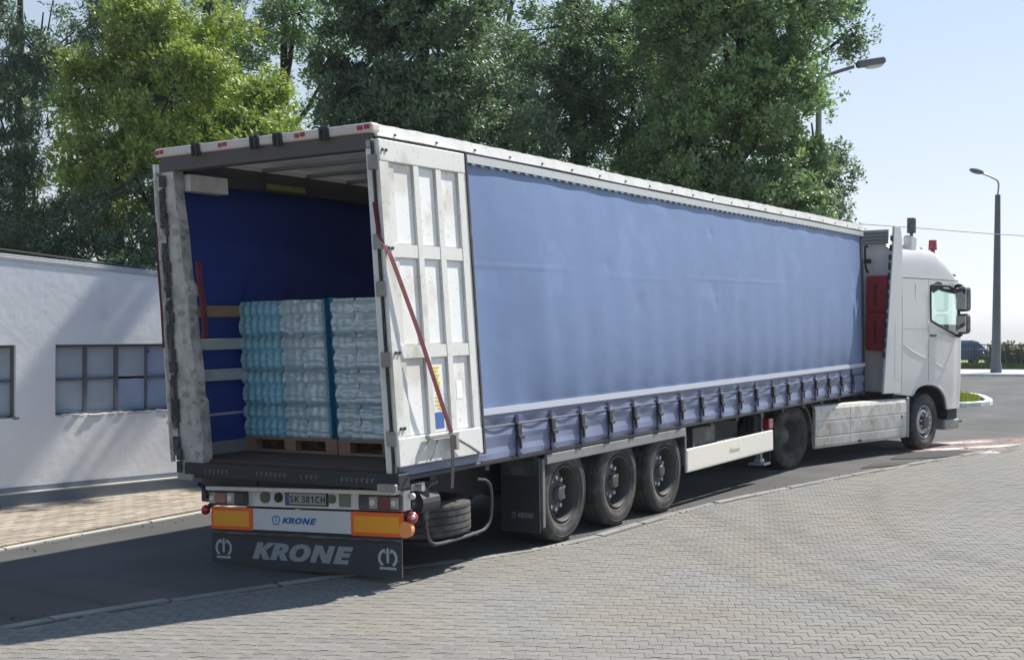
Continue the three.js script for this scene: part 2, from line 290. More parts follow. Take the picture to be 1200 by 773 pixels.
{
  const poly = [...kerbPts.map(([x, z]) => [x - 0.07, z - 0.04]), wpt(9), wpt(0), wpt(-14), [-20, 2]];
  part(pavement, 'bedding', flatPoly(poly, 0.012), M.bedding);
  const geo = (() => { const g = new THREE.BoxGeometry(0.192, 0.05, 0.092); g.translate(0, 0, 0); return uvBox(g); })();
  const mats = []; for (let i = 0; i < 10; i++) { const k = 0.215 + 0.013 * i; mats.push(std({ color: col(k, k * (0.84 + 0.012 * (i % 3)), k * 0.68), roughness: 0.95, bumpMap: T.fine, bumpScale: 0.002 })); }
  const ang = Math.atan2(2.59, 1.4), ca = Math.cos(ang), sa = Math.sin(ang), list = [];
  for (let r = -60; r < 60; r++) for (let c = -60; c < 60; c++) {
    const a = c * 0.2 + (r % 2 ? 0.1 : 0), b = r * 0.1, x = -4.6 + a * ca + b * sa, z = -13.9 - a * sa + b * ca;
    if (!inPoly(x, z, poly) || z > -7 || z < -21) continue; const u = x / -z; list.push([x, z, (u > -0.42 && u < -0.25) ? Math.hypot(x, z) : 1e3]);
  }
  list.sort((p, q) => p[2] - q[2]);
  list.slice(0, 290).forEach(([x, z]) => { const m = part(pavement, 'paver', geo, mats[(rnd() * 10) | 0]); m.position.set(x, 0.009 + rr(-0.002, 0.002), z); m.rotation.y = ang; });
  const rest = list.slice(290), im = new THREE.InstancedMesh(geo, std({ color: 0xffffff, roughness: 0.95 }), rest.length); im.name = 'paver_field_pavement'; im.userData.kind = 'stuff'; im.receiveShadow = true;
  const m4 = new THREE.Matrix4().makeRotationY(ang); rest.forEach(([x, z], i) => { m4.setPosition(x, 0.009, z); im.setMatrixAt(i, m4); im.setColorAt(i, mats[(rnd() * 10) | 0].color); }); pavement.add(im);
  const L = new THREE.CatmullRomCurve3(kerbPts.map(p => V(p[0], 0, p[1]))), len = L.getLength(), kg = uvBox(rb(0.985, 0.10, 0.07, 0, -0.03, 0, 0.012));
  const km = [0.32, 0.35, 0.38].map(k => std({ map: T.plaster, color: col(k * 1.35, k * 1.31, k * 1.15), roughness: 0.95 }));
  for (let s = 6; s < len - 4; s += 1) { const p = L.getPointAt(s / len), t = L.getTangentAt(s / len); const m = part(pavement, 'kerb_stone', kg, km[(rnd() * 3) | 0]); m.position.set(p.x, rr(-0.004, 0.006), p.z); m.rotation.y = Math.atan2(-t.z, t.x) + rr(-0.01, 0.01); }
}
{ // worn red crossing with white bars in front of the lorry
  const worn = (seedN, r, g, b, thr) => { const t = tex(256, (u, v) => { const a = 0.6 * fbm(u, v, 6, 4, seedN) + 0.4 * fbm(u, v, 30, 2, seedN + 3); const w = sstep(thr, thr + 0.1, a); return E3(lerp(r, 0.09, w), lerp(g, 0.085, w), lerp(b, 0.085, w)); }, true, 0.6); return std({ map: t, roughness: 0.9, bumpMap: T.fine, bumpScale: 0.002 }); };
  const rot = ([a, b]) => { const an = 0.50; return [9.0 + a * Math.cos(an) + b * Math.sin(an), -23.9 - a * Math.sin(an) + b * Math.cos(an)]; };
  const quad = (a0, b0, a1, b1, y) => flatPoly([[a0, b0], [a1, b0], [a1, b1], [a0, b1]].map(rot), y);
  tag(part(scene, 'crossing_paint', quad(-2.0, -1.25, 9, 0.95, 0.004), worn(201, 0.22, 0.13, 0.12, 0.50)), 'worn red painted crossing on the road ahead of the lorry', null, null, 'structure');
  [[-1.9, -1.0, 0.9], [-1.6, -0.2, 3.4], [-1.2, 0.55, 2.3], [2.2, -0.95, 5.5], [4.2, -0.1, 8], [3.4, 0.6, 7]].forEach(([a, b, a1], i) => tag(part(scene, 'crossing_bar', quad(a, b, a1, b + 0.3, 0.008), worn(211 + i, 0.46, 0.42, 0.41, 0.56)), 'worn white bar of the red crossing ahead of the lorry', null, 'white bars of the crossing', 'structure'));
  // old tar patches beside the kerb row
  [[[6.4, -21.6], [7.3, -21.9], [8.4, -22.9], [8.1, -23.2], [7.0, -22.6]], [[5.5, -20.2], [6.5, -20.9], [6.1, -21.0]]].forEach((pp, i) => tag(part(scene, 'tar_patch', flatPoly(smooth([...pp, pp[0]], 24).slice(0, -1), 0.012), std({ map: T.asphalt, color: col(0.42, 0.4, 0.42), roughness: 0.9 })), ['long dark tar patch on the road by the crossing', 'small dark tar patch beside the kerb row'][i], null, null, 'structure'));
}

{ // grit and dry leaf bits gathered along the kerbs
  const g = new THREE.IcosahedronGeometry(0.0065, 0), n = 900, im = new THREE.InstancedMesh(g, std({ color: 0xffffff, roughness: 1 }), n); im.name = 'grit'; tag(im, 'dark grit and dry leaf bits along the kerb joints', 'grit', null, 'stuff'); im.castShadow = im.receiveShadow = true;
  const A = new THREE.CatmullRomCurve3(borderPts.map(p => V(p[0], 0, p[1]))), K = new THREE.CatmullRomCurve3(kerbPts.map(p => V(p[0], 0, p[1]))), m = new THREE.Matrix4(), q = new THREE.Quaternion();
  for (let i = 0; i < n; i++) { const onA = i < 620, p = (onA ? A : K).getPointAt(onA ? rr(0.12, 0.72) : rr(0.1, 0.7)), o = gauss() * 0.16 + (onA ? -0.05 : 0.12); q.setFromEuler(new THREE.Euler(rr(0, 6), rr(0, 6), rr(0, 6))); const s = rr(0.4, 1.5); m.compose(V(p.x + o, 0.012, p.z + o * 0.7), q, V(s * rr(0.8, 2), s * 0.6, s)); im.setMatrixAt(i, m); const k = rr(0.03, 0.16); im.setColorAt(i, col(k * 1.1, k * 0.95, k * 0.75)); }
  scene.add(im);
}

// ------------------------------------------------------------------ white building
{
  const b = base('white_building', [wallO.x, 0, wallO.z], Math.PI / 2 - WALL_YAW); // local +x runs along the wall, +z out of it
  tag(b, 'low white plastered building with grey framed windows behind the trailer', 'building');
  const s0 = -14, s1 = 7.2, ry = s => 3.0 - 0.068 * s;
  const wins = [[-1.58, 0.185], [0.69, 2.42]], y0 = 1.086, y1 = 1.968;
  const holes = wins.map(([a, c]) => [[a, y0], [c, y0], [c, y1], [a, y1]]);
  const wallG = ext([[s0, 0], [s1, 0], [s1, ry(s1)], [s0, ry(s0)]], 0.3, 0, holes); wallG.translate(0, 0, -0.3);
  part(b, 'wall', uvBox(wallG), M.plaster);
  part(b, 'wall', uvBox(merge([bx(0.28, 3, 5.7, s0 + 0.14, 1.5, -3.15), (() => { const g = bx(0.28, ry(s1), 5.7, s1 - 0.14, ry(s1) / 2, -3.15); return g; })(), bx(s1 - s0, 2.4, 0.28, (s0 + s1) / 2, 1.2, -6.1)])), M.plaster);
  part(b, 'plinth', uvBox(merge([bx(s1 - s0, 0.17, 0.05, (s0 + s1) / 2, 0.085, 0.026)])), M.plinth);
  part(b, 'plinth_ledge', uvBox(merge([rb(s1 - s0, 0.022, 0.062, (s0 + s1) / 2, 0.182, 0.033, 0.006)])), M.concrete);
  part(b, 'plinth_band', uvBox(bx(s1 - s0, 0.06, 0.012, (s0 + s1) / 2, 0.225, 0.007)), M.plinth);
  const roofG = ext([[s0 - 0.2, ry(s0 - 0.2) + 0.004], [s1 + 0.2, ry(s1 + 0.2) + 0.004], [s1 + 0.2, ry(s1 + 0.2) + 0.07], [s0 - 0.2, ry(s0 - 0.2) + 0.07]], 6.4, 0.01); roofG.translate(0, 0, -6.42);
  const roof = part(b, 'roof', uvBox(roofG), M.roofSheet);
  const edgeG = ext([[s0 - 0.2, ry(s0 - 0.2) - 0.01], [s1 + 0.2, ry(s1 + 0.2) - 0.01], [s1 + 0.2, ry(s1 + 0.2) + 0.035], [s0 - 0.2, ry(s0 - 0.2) + 0.035]], 0.03, 0.004); edgeG.translate(0, 0, -0.026);
  part(roof, 'roof_edge', uvBox(edgeG), M.galv);
  const cableG = tube(Array.from({ length: 16 }, (_, i) => { const s = s0 + (s1 - s0) * i / 15; return V(s, ry(s) + 0.11 + 0.015 * Math.sin(i * 2.1), -0.12); }), 0.012, 60, 6);
  part(roof, 'cable', cableG, M.dark);
  wins.forEach(([a, c], k) => {
    const w = new THREE.Group(); w.name = numbered('window'); b.add(w); w.userData.label = k ? 'grey window of eight frosted panes' : 'grey window cut off by the edge of the photo';
    const n = 4, pw = (c - a) / n, ym = 1.532, fr = [];
    for (let i = 1; i < n; i++) if (!(k === 1 && i === 3)) fr.push(bx(0.045, y1 - y0 - 0.06, 0.05, a + pw * i, (y0 + y1) / 2, -0.085));
    if (k === 1) fr.push(bx(0.022, y1 - y0 - 0.06, 0.05, a + pw * 3, (y0 + y1) / 2, -0.085));
    part(w, 'frame', [bx(c - a, 0.035, 0.06, (a + c) / 2, y1 - 0.0175, -0.08), bx(c - a, 0.03, 0.06, (a + c) / 2, y0 + 0.015, -0.08), bx(0.03, y1 - y0 - 0.066, 0.06, a + 0.015, (y0 + y1) / 2, -0.08), bx(0.03, y1 - y0 - 0.066, 0.06, c - 0.015, (y0 + y1) / 2, -0.08), ...fr], M.winFrame);
    for (let i = 0; i < n; i++) {
      const bar = (k === 1 && i === 2) ? null : part(w, 'glazing_bar', bx(pw - 0.047, 0.03, 0.04, a + pw * (i + 0.5), ym, -0.086), M.winFrame);
      for (const t of [0, 1]) {
        const lo = t ? ym + 0.016 : y0 + 0.031, hi = t ? y1 - 0.036 : ym - 0.016, blue = k === 1 && ((i === 3) || (i === 2 && !t));  // these panes get the reflection as a bluer colour
        const p = part(w, 'pane', uvBox(bx(pw - 0.01, hi - lo, 0.008, a + pw * (i + 0.5), (hi + lo) / 2, -0.096 - (i % 2) * 0.004)), blue ? M.winPaneReflTint : M.winPane);
        p.rotation.set(0, 0, 0);
      }
    }
    if (k === 1) part(w, 'vent_hole', cyl(0.016, 0.016, 0.012, 2.02, 1.86, -0.088, 'z'), M.dark);
    const lumps = []; for (let i = 0; i < 26; i++) { const s = lerp(a, c, i / 25); lumps.push(rb(0.09, rr(0.02, 0.045), rr(0.05, 0.09), s, y0 - 0.006 + rr(-0.008, 0.006), -0.03 + rr(-0.01, 0.012), 0.01, 1)); }
    part(w, 'sill', uvBox(merge(lumps)), k ? M.concrete : M.plinth);
  });
}

// ------------------------------------------------------------------ trees and hedges
const leafGeo = (len, wid, n, spread, droop) => {
  const pos = [];
  for (let i = 0; i < n; i++) {
    const o = V(gauss() * spread, gauss() * spread * 0.8, gauss() * spread), q = new THREE.Quaternion().setFromEuler(new THREE.Euler(rr(-0.9, 0.9) - droop, rr(0, 6.28), rr(-0.7, 0.7), 'YXZ'));
    const s = rr(0.75, 1.25), a = V(0, 0, 0), b = V(wid * s, -0.15 * wid, len * 0.45 * s), c = V(0, 0.1 * wid, len * s), d = V(-wid * s, -0.15 * wid, len * 0.45 * s);
    [a, b, c, d].forEach(v => v.applyQuaternion(q).add(o));
    for (const v of [a, b, c, a, c, d]) pos.push(v.x, v.y, v.z);
  }
  const g = new THREE.BufferGeometry(); g.setAttribute('position', new THREE.Float32BufferAttribute(pos, 3)); g.computeVertexNormals(); return g;
};
const leafSets = { ash: [0, 1, 2].map(() => leafGeo(0.105, 0.027, 22, 0.13, 0.35)), small: [0, 1, 2].map(() => leafGeo(0.085, 0.026, 18, 0.12, 0.2)), needle: [0, 1].map(() => leafGeo(0.2, 0.016, 16, 0.11, 0.5)) };
const leafMat = phy({ color: 0xffffff, roughness: 0.7, transmission: 0.55, thickness: 0, side: THREE.DoubleSide });
function foliage(parent, name, pts, set, tone, sc = [0.8, 1.3]) {
  const gs = leafSets[set];
  gs.forEach((g, v) => {
    const sub = pts.filter((_, i) => i % gs.length === v), im = new THREE.InstancedMesh(g, leafMat, sub.length); im.name = numbered(name); im.userData.kind = 'stuff'; im.castShadow = im.receiveShadow = true;
    const m = new THREE.Matrix4(), q = new THREE.Quaternion(), e = new THREE.Euler();
    sub.forEach((p, i) => { e.set(rr(-0.5, 0.5), rr(0, 6.28), rr(-0.5, 0.5)); q.setFromEuler(e); const s = rr(sc[0], sc[1]); m.compose(p, q, V(s, s, s)); im.setMatrixAt(i, m); im.setColorAt(i, tone(p)); });
    parent.add(im);
  });
}
// blobs: [dx, y, dz, rx, ry, rz, clumps]
function tree(name, label, x, z, h, tr, blobs, tone, opt = {}) {
  const t = base(name, [x, 0, z]); tag(t, label, 'tree', opt.group);
  const lean = opt.lean ?? 0.3;
  const trunkPts = [V(0, -0.1, 0), V(rr(-0.1, 0.1), h * 0.3, rr(-0.1, 0.1)), V(rr(-lean, lean), h * 0.62, rr(-lean, lean)), V(rr(-lean, lean), h * 0.95, rr(-lean, lean))];
  part(t, 'trunk', uvBox(taper(trunkPts, tr, tr * 0.16, 14, 9)), M.bark);
  const tc = new THREE.CatmullRomCurve3(trunkPts), pts = [], limbs = [];
  for (const [dx, y, dz, rx, ry, rz, n] of blobs) {
    const c = V(dx, y, dz), st = tc.getPointAt(clamp((y - ry * 0.9) / h, 0.12, 0.86));
    limbs.push(taper([st, st.clone().lerp(c, 0.5).add(V(0, -0.12 * ry, 0)), c.clone().add(V(0, ry * 0.5, 0))], tr * 0.36, 0.02, 8, 6));
    for (let k = 0; k < n; k++) {
      const a = rr(0, 6.283), zz = rr(-1, 1), s = Math.sqrt(1 - zz * zz), R = Math.pow(rnd(), 0.42) * 1.02;
      const cc = V(dx + rx * R * s * Math.cos(a), y + ry * R * zz, dz + rz * R * s * Math.sin(a));
      if (k % 4 === 0) limbs.push(taper([c.clone().lerp(cc, 0.05), c.clone().lerp(cc, 0.6).add(V(0, -0.05, 0)), cc], 0.035, 0.008, 4, 5));
      const cr = (opt.cr ?? 0.42) * rr(0.6, 1.3), m = Math.round((opt.per ?? 15) * cr / 0.42);
      for (let j = 0; j < m; j++) pts.push(V(cc.x + gauss() * cr, cc.y + gauss() * cr * 0.7 - 0.1, cc.z + gauss() * cr));
    }
  }
  limbs.forEach((g, i) => { if (i < 0) return; });
  part(t, 'limbs', limbs, M.bark, { kind: 'stuff' });
  foliage(t, 'crown', pts, opt.set ?? (z < -28 ? 'small' : 'ash'), tone, opt.sc ?? [0.85, 1.35]);
  return t;
}
const toneOf = (r, g, b, v = 0.25, yl = 0) => (p) => { const k = (1 + v * gauss() * 1.1) * (0.62 + 0.76 * fbm(p.x * 0.09 + 5, p.y * 0.09 + p.z * 0.045 + 5, 8, 2, 77)), y = yl * Math.max(0, gauss()); return col(Math.max(0.008, r * k * (1 + y)), Math.max(0.01, g * k * (1 + 0.5 * y)), Math.max(0.004, b * k)); };
const green = toneOf(0.175, 0.285, 0.105, 0.3, 0.3), mid = toneOf(0.14, 0.228, 0.096, 0.3, 0.25), dark = toneOf(0.122, 0.198, 0.090, 0.3), olive = toneOf(0.27, 0.365, 0.075, 0.25, 0.3), bluish = toneOf(0.114, 0.184, 0.094, 0.3);
tree('ash_tree', 'bright yellow green tree above the roof of the white building', -7.0, -27, 9.2, 0.16, [[0, 7.6, 0, 1.9, 1.7, 1.6, 62], [0.9, 5.7, 0.2, 1.7, 1.3, 1.5, 46], [-1.3, 5.6, 0, 1.6, 1.5, 1.4, 42], [-1.9, 7.2, 0.2, 0.8, 0.9, 0.8, 16], [1.55, 6.9, -0.2, 0.65, 0.8, 0.8, 12], [2.0, 5.2, 0.3, 0.9, 0.8, 0.9, 22], [1.8, 6.0, 0.1, 0.8, 0.7, 0.8, 16], [0.1, 6.7, 1.3, 1.3, 1.3, 0.6, 30], [-0.6, 8.4, 0.8, 0.9, 0.8, 0.7, 16]], olive);
tree('dark_spruce', 'tall dark tree at the left edge behind the building', -12.3, -30, 13, 0.24, [[0, 4, 0, 1.5, 2.2, 1.5, 60], [0.1, 7.5, 0, 1.5, 2.4, 1.5, 62], [-0.2, 11, 0, 1.3, 2.0, 1.3, 44]], bluish, { set: 'needle', per: 14 });
tree('dark_spruce', 'tall dark tree just left of the yellow green tree', -9.7, -31, 13.5, 0.24, [[0, 4.5, 0, 1.4, 2.2, 1.5, 46], [0.2, 8.0, 0, 1.3, 2.2, 1.4, 46], [0.2, 11.2, 0, 1.2, 1.7, 1.3, 36]], bluish, { set: 'needle', per: 13 });
tree('dark_spruce', 'dark tree top showing above the yellow green tree', -8.4, -35, 14.5, 0.26, [[0, 5, 0, 1.6, 2.2, 1.5, 40], [-0.3, 9.2, 0, 1.8, 1.9, 1.5, 60], [0.2, 12.2, 0, 1.5, 1.6, 1.3, 40]], bluish, { set: 'needle', per: 13 });
tree('broad_tree', 'dark tree at the far left behind the tall trees', -14.2, -37, 14, 0.3, [[0.4, 5, 0, 2.6, 2.6, 2, 66], [0.6, 9.8, 0, 2.8, 2.6, 2, 80]], bluish);
tree('alder_tree', 'thin dark trunked tree behind the yellow green tree', -5.9, -33, 12.5, 0.27, [[0.3, 10.2, 0, 2.2, 1.6, 1.6, 50], [-1.4, 8.2, 0, 1.2, 1.2, 1.2, 20], [1.0, 8.2, 0, 0.9, 0.7, 0.8, 5], [-0.6, 5.0, 0, 2.0, 1.4, 1.4, 40]], green, { lean: 0.1 });
tree('broad_tree', 'large dark tree above the rear end of the trailer', -1.75, -25.5, 12.5, 0.26, [[0, 7.9, 0, 2.1, 1.8, 1.9, 84], [-0.7, 6.0, 0.5, 1.2, 1.0, 1.3, 36], [0.9, 5.9, 0.5, 1.6, 1.4, 1.5, 56], [0.7, 4.3, 0.3, 1.5, 1.1, 1.4, 40], [-1.1, 8.3, 0.2, 1.0, 1.1, 1.0, 30], [-0.9, 4.4, 0.3, 0.7, 0.9, 1.0, 18], [0.2, 10.4, 1.4, 1.8, 1.2, 1.7, 50], [0.1, 6.8, 1.5, 1.1, 1.3, 0.7, 30], [-1.6, 7.0, 0.3, 0.7, 1.0, 0.8, 14], [1.2, 9.5, 5.6, 0.5, 0.4, 0.4, 3], [2.3, 9.5, 4.6, 0.5, 0.4, 0.4, 2], [3.4, 9.5, 3.5, 0.6, 0.4, 0.4, 4]], dark, { cr: 0.36 });
tree('broad_tree', 'largest dark tree rising above the middle of the trailer', 1.6, -31.5, 13.8, 0.33, [[0, 9.6, 0, 2.8, 2.3, 2.4, 96], [-1.3, 7.1, 0.8, 1.7, 1.6, 1.7, 56], [1.4, 7.0, 0.7, 1.7, 1.7, 1.7, 56], [-0.6, 4.9, 0.4, 1.6, 1.2, 1.6, 40], [2.1, 9.2, 0.2, 1.3, 1.6, 1.4, 40], [0.1, 7.6, 1.9, 1.5, 1.9, 0.8, 46]], mid);
tree('maple_tree', 'light green tree beside the tall lamp post', 4.5, -26.8, 11.8, 0.24, [[-0.2, 8.6, 0, 1.9, 1.8, 1.8, 76], [1.0, 7.0, 0.4, 1.35, 1.3, 1.4, 50], [-0.9, 6.0, 0.3, 1.5, 1.4, 1.5, 50], [0.5, 4.7, 0.2, 1.7, 1.0, 1.5, 46], [1.5, 9.4, 0, 0.8, 1.0, 0.9, 22], [1.65, 5.6, 0, 0.5, 0.6, 0.6, 10], [-0.3, 10.9, 0, 1.4, 1.0, 1.3, 30]], green);
tree('ash_tree', 'dark young tree right of the lamp post above the trailer front', 8.0, -34, 8.0, 0.15, [[0, 5.4, 0, 0.95, 1.2, 1.0, 34], [0.5, 6.4, 0, 0.55, 0.6, 0.6, 13], [-0.9, 5.3, 0, 1.0, 1.1, 1, 30], [0.2, 3.6, 0, 1.1, 1.0, 1.0, 22]], dark);
tree('broad_tree', 'tall tree whose branch reaches out at the top of the sky', 7.0, -33, 13.5, 0.26, [[-0.6, 10.4, 0, 1.5, 1.6, 1.5, 50], [1.0, 10.3, 0, 0.9, 0.5, 0.8, 15], [1.7, 9.7, 0, 0.35, 0.35, 0.4, 6], [-1.2, 8.0, 0, 1.2, 1.3, 1.2, 34], [-0.8, 5.9, 0, 1.1, 1.2, 1.1, 30]], dark);
tree('broad_tree', 'dark tree filling the gap behind the two large trees', -0.2, -37, 13, 0.28, [[0, 9.5, 0, 2.6, 2.4, 2.2, 60], [0.4, 5.6, 0, 2.8, 2.0, 2.0, 60]], bluish);
tree('broad_tree', 'dark tree behind the light green tree', 4.4, -36, 12.5, 0.28, [[0, 9.0, 0, 2.2, 2.4, 2, 56], [0.2, 5.4, 0, 2.2, 1.8, 2, 50]], bluish);
tree('broad_tree', 'dark tree behind the yellow green tree and thin trunk', -8.6, -37, 13, 0.28, [[0, 9.8, 0, 2.4, 2.4, 2, 46], [0.3, 5.4, 0, 2.8, 2.2, 2, 60]], bluish);
function shrub(name, label, x, z, blobs, tone, group, set = 'small') {
  const t = base(name, [x, 0, z]); tag(t, label, 'shrub', group); const pts = [], stems = [];
  for (const [dx, y, dz, rx, ry, rz, n] of blobs) for (let k = 0; k < n; k++) { const a = rr(0, 6.283), zz = rr(-1, 1), s = Math.sqrt(1 - zz * zz), R = Math.pow(rnd(), 0.4); const cc = V(dx + rx * R * s * Math.cos(a), y + ry * R * zz, dz + rz * R * s * Math.sin(a)); if (k % 5 === 0) stems.push(taper([V(dx * 0.4, 0, dz * 0.4), V(lerp(dx, cc.x, 0.4), cc.y * 0.6, dz), cc], 0.03, 0.006, 4, 5)); for (let j = 0; j < 14; j++) pts.push(V(cc.x + gauss() * 0.34, Math.max(0.05, cc.y + gauss() * 0.26), cc.z + gauss() * 0.34)); }
  part(t, 'stems', stems, M.bark, { kind: 'stuff' }); foliage(t, 'foliage', pts, set, tone); return t;
}
shrub('shrub', 'dark shrub above the left end of the building roof', -10.4, -25.6, [[0, 2.8, 0, 1.9, 2.4, 1.2, 84]], dark);
shrub('shrub', 'dark shrub below the yellow green tree left of the trailer', -7.6, -25.3, [[0, 2.9, 0, 2.0, 2.3, 1.1, 90]], dark);
shrub('shrub', 'dark shrub close beside the left rear post of the trailer', -5.2, -26.2, [[0, 2.5, 0, 1.4, 2.0, 1.1, 56]], dark);
{ // clipped hedge beyond the far fence
  const pts = []; for (let i = 0; i < 2600; i++) pts.push(V(rr(26.9, 50), rr(-0.1, 1.0) + 0.12 * Math.sin(i), rr(-72.5, -70.5)));
  const t = base('hedge'); tag(t, 'pale green hedge along the far side of the fence', 'hedge');
  const st = []; for (let x = 27.2; x < 50; x += 0.9) st.push(taper([V(x, -0.1, -71.5), V(x + 0.05, 0.5, -71.5), V(x + rr(-0.2, 0.2), 0.9, -71.4)], 0.04, 0.012, 3, 5)); part(t, 'stems', st, M.bark, { kind: 'stuff' });
  foliage(t, 'foliage', pts, 'small', toneOf(0.12, 0.16, 0.06, 0.25), [1.6, 2.8]);
}

// ------------------------------------------------------------------ far side of the road
{
  const p = flatPoly([[4, -55.7], [60, -56.2], [60, -63.4], [4, -62.6]], 0.06); tag(part(scene, 'far_pavement', p, std({ map: T.plaster, color: col(0.52, 0.52, 0.5), roughness: 0.95 })), 'pale pavement on the far side of the road', null, null, 'structure');
  const k = base('far_kerb'); tag(k, 'pale kerb along the far side of the road', null, null, 'structure');
  const kg = uvBox(rb(0.98, 0.2, 0.15, 0, 0, 0, 0.015)), km = std({ map: T.plaster, color: col(0.85, 0.85, 0.82), roughness: 0.95 });
  for (let x = 10; x < 40; x++) { const m = part(k, 'kerb_stone', kg, km); m.position.set(x, 0.02, -55.68 - (x - 4) * 0.009); }
  tag(part(scene, 'grass_verge', flatPoly([[4, -62.5], [60, -63.3], [60, -90], [4, -90]], 0.02), M.grass), 'strip of grass before the far fence', null, null, 'structure');
  const gp = []; for (let i = 0; i < 5000; i++) gp.push(V(rr(17, 34), 0.03, rr(-66.8, -62.9)));
  const blade = (() => { const pos = []; for (let i = 0; i < 9; i++) { const a = rr(0, 6.28), x = rr(-0.07, 0.07), z = rr(-0.07, 0.07), h = rr(0.05, 0.13), dx = Math.cos(a), dz = Math.sin(a), l = rr(0, 0.05); pos.push(x - dx * 0.008, 0, z - dz * 0.008, x + dx * 0.008, 0, z + dz * 0.008, x + dz * l, h, z - dx * l); } const g = new THREE.BufferGeometry(); g.setAttribute('position', new THREE.Float32BufferAttribute(pos, 3)); g.computeVertexNormals(); return g; })();
  const scatter = (name, label, pts, mat, s0, s1) => { const im = new THREE.InstancedMesh(blade, mat, pts.length); im.name = name; tag(im, label, 'grass', null, 'stuff'); im.receiveShadow = im.castShadow = true; const m = new THREE.Matrix4(), q = new THREE.Quaternion(); pts.forEach((p, i) => { q.setFromAxisAngle(V(0, 1, 0), rr(0, 6.28)); const s = rr(s0, s1); m.compose(p, q, V(s * 1.3, s, s * 1.3)); im.setMatrixAt(i, m); const k = rr(0.7, 1.3); im.setColorAt(i, col(k * rr(0.85, 1.2), k, k * 0.8)); }); scene.add(im); };
  scatter('verge_grass', 'dark green grass along the foot of the far fence', gp, std({ color: col(0.06, 0.10, 0.02), roughness: 0.9, side: THREE.DoubleSide }), 1.2, 2.6);
  // traffic island with its kerb
  const isl = smooth([[6, -38], [9, -36.3], [11.9, -35.2], [13.3, -36.0], [14.15, -38.2], [14.4, -40.2], [13.6, -42.2], [11, -43.2], [7, -42.8], [6, -38]], 64).slice(0, -1);
  const ig = base('traffic_island'); tag(ig, 'grass traffic island with rounded pale kerb right of the lorry cab', null, null, 'structure');
  const cx = 10.5, cz = -39.2, inner = isl.map(([x, z]) => { const d = Math.hypot(x - cx, z - cz); return [x - (x - cx) / d * 0.22, z - (z - cz) / d * 0.22]; });
  part(ig, 'turf', flatPoly(inner, 0.10), M.grass);
  const C = new THREE.CatmullRomCurve3(isl.map(p => V(p[0], 0, p[1])), true), len = C.getLength(), sg = uvBox(rb(0.6, 0.26, 0.2, 0, 0, 0, 0.03)), n = Math.floor(len / 0.61);
  for (let i = 0; i < n; i++) { const q = C.getPointAt(i / n), t = C.getTangentAt(i / n); const m = part(ig, 'kerb_stone', sg, km); m.position.set(q.x, 0.0, q.z); m.rotation.y = Math.atan2(-t.z, t.x); }
  const ip = []; while (ip.length < 5200) { const x = rr(6, 14.6), z = rr(-43, -35); if (inPoly(x, z, inner)) ip.push(V(x, 0.10, z)); }
  scatter('island_grass', 'short sunlit grass on the traffic island', ip, std({ color: col(0.34, 0.38, 0.07), roughness: 0.9, side: THREE.DoubleSide }), 0.6, 1.3);
}
{ // railing fence
  const f = base('railing_fence', [0, 0, -67.5]); tag(f, 'low dark railing fence on the far side of the road', 'fence');
  for (let x = 16; x < 44; x += 0.84) part(f, 'post', bx(0.07, 1.16, 0.05, x, 0.58, 0), M.darkSteel);
  part(f, 'top_rail', bx(28.6, 0.05, 0.05, 30, 1.19, 0), M.darkSteel); part(f, 'bottom_rail', bx(28.6, 0.05, 0.03, 30, 0.22, -0.045), M.darkSteel);
  for (let x = 16.0; x < 44; x += 0.84) { const bars = []; for (let k = 1; k < 6; k++) bars.push(bx(0.018, 0.92, 0.018, x + 0.84 * k / 6, 0.7, -0.045)); part(f, 'bar_panel', bars, M.darkSteel); }
  part(f, 'base_beam', uvBox(rb(28.6, 0.1, 0.16, 30, 0.1, 0.16, 0.02)), std({ map: T.plaster, color: col(0.7, 0.71, 0.7), roughness: 0.9 }));
}
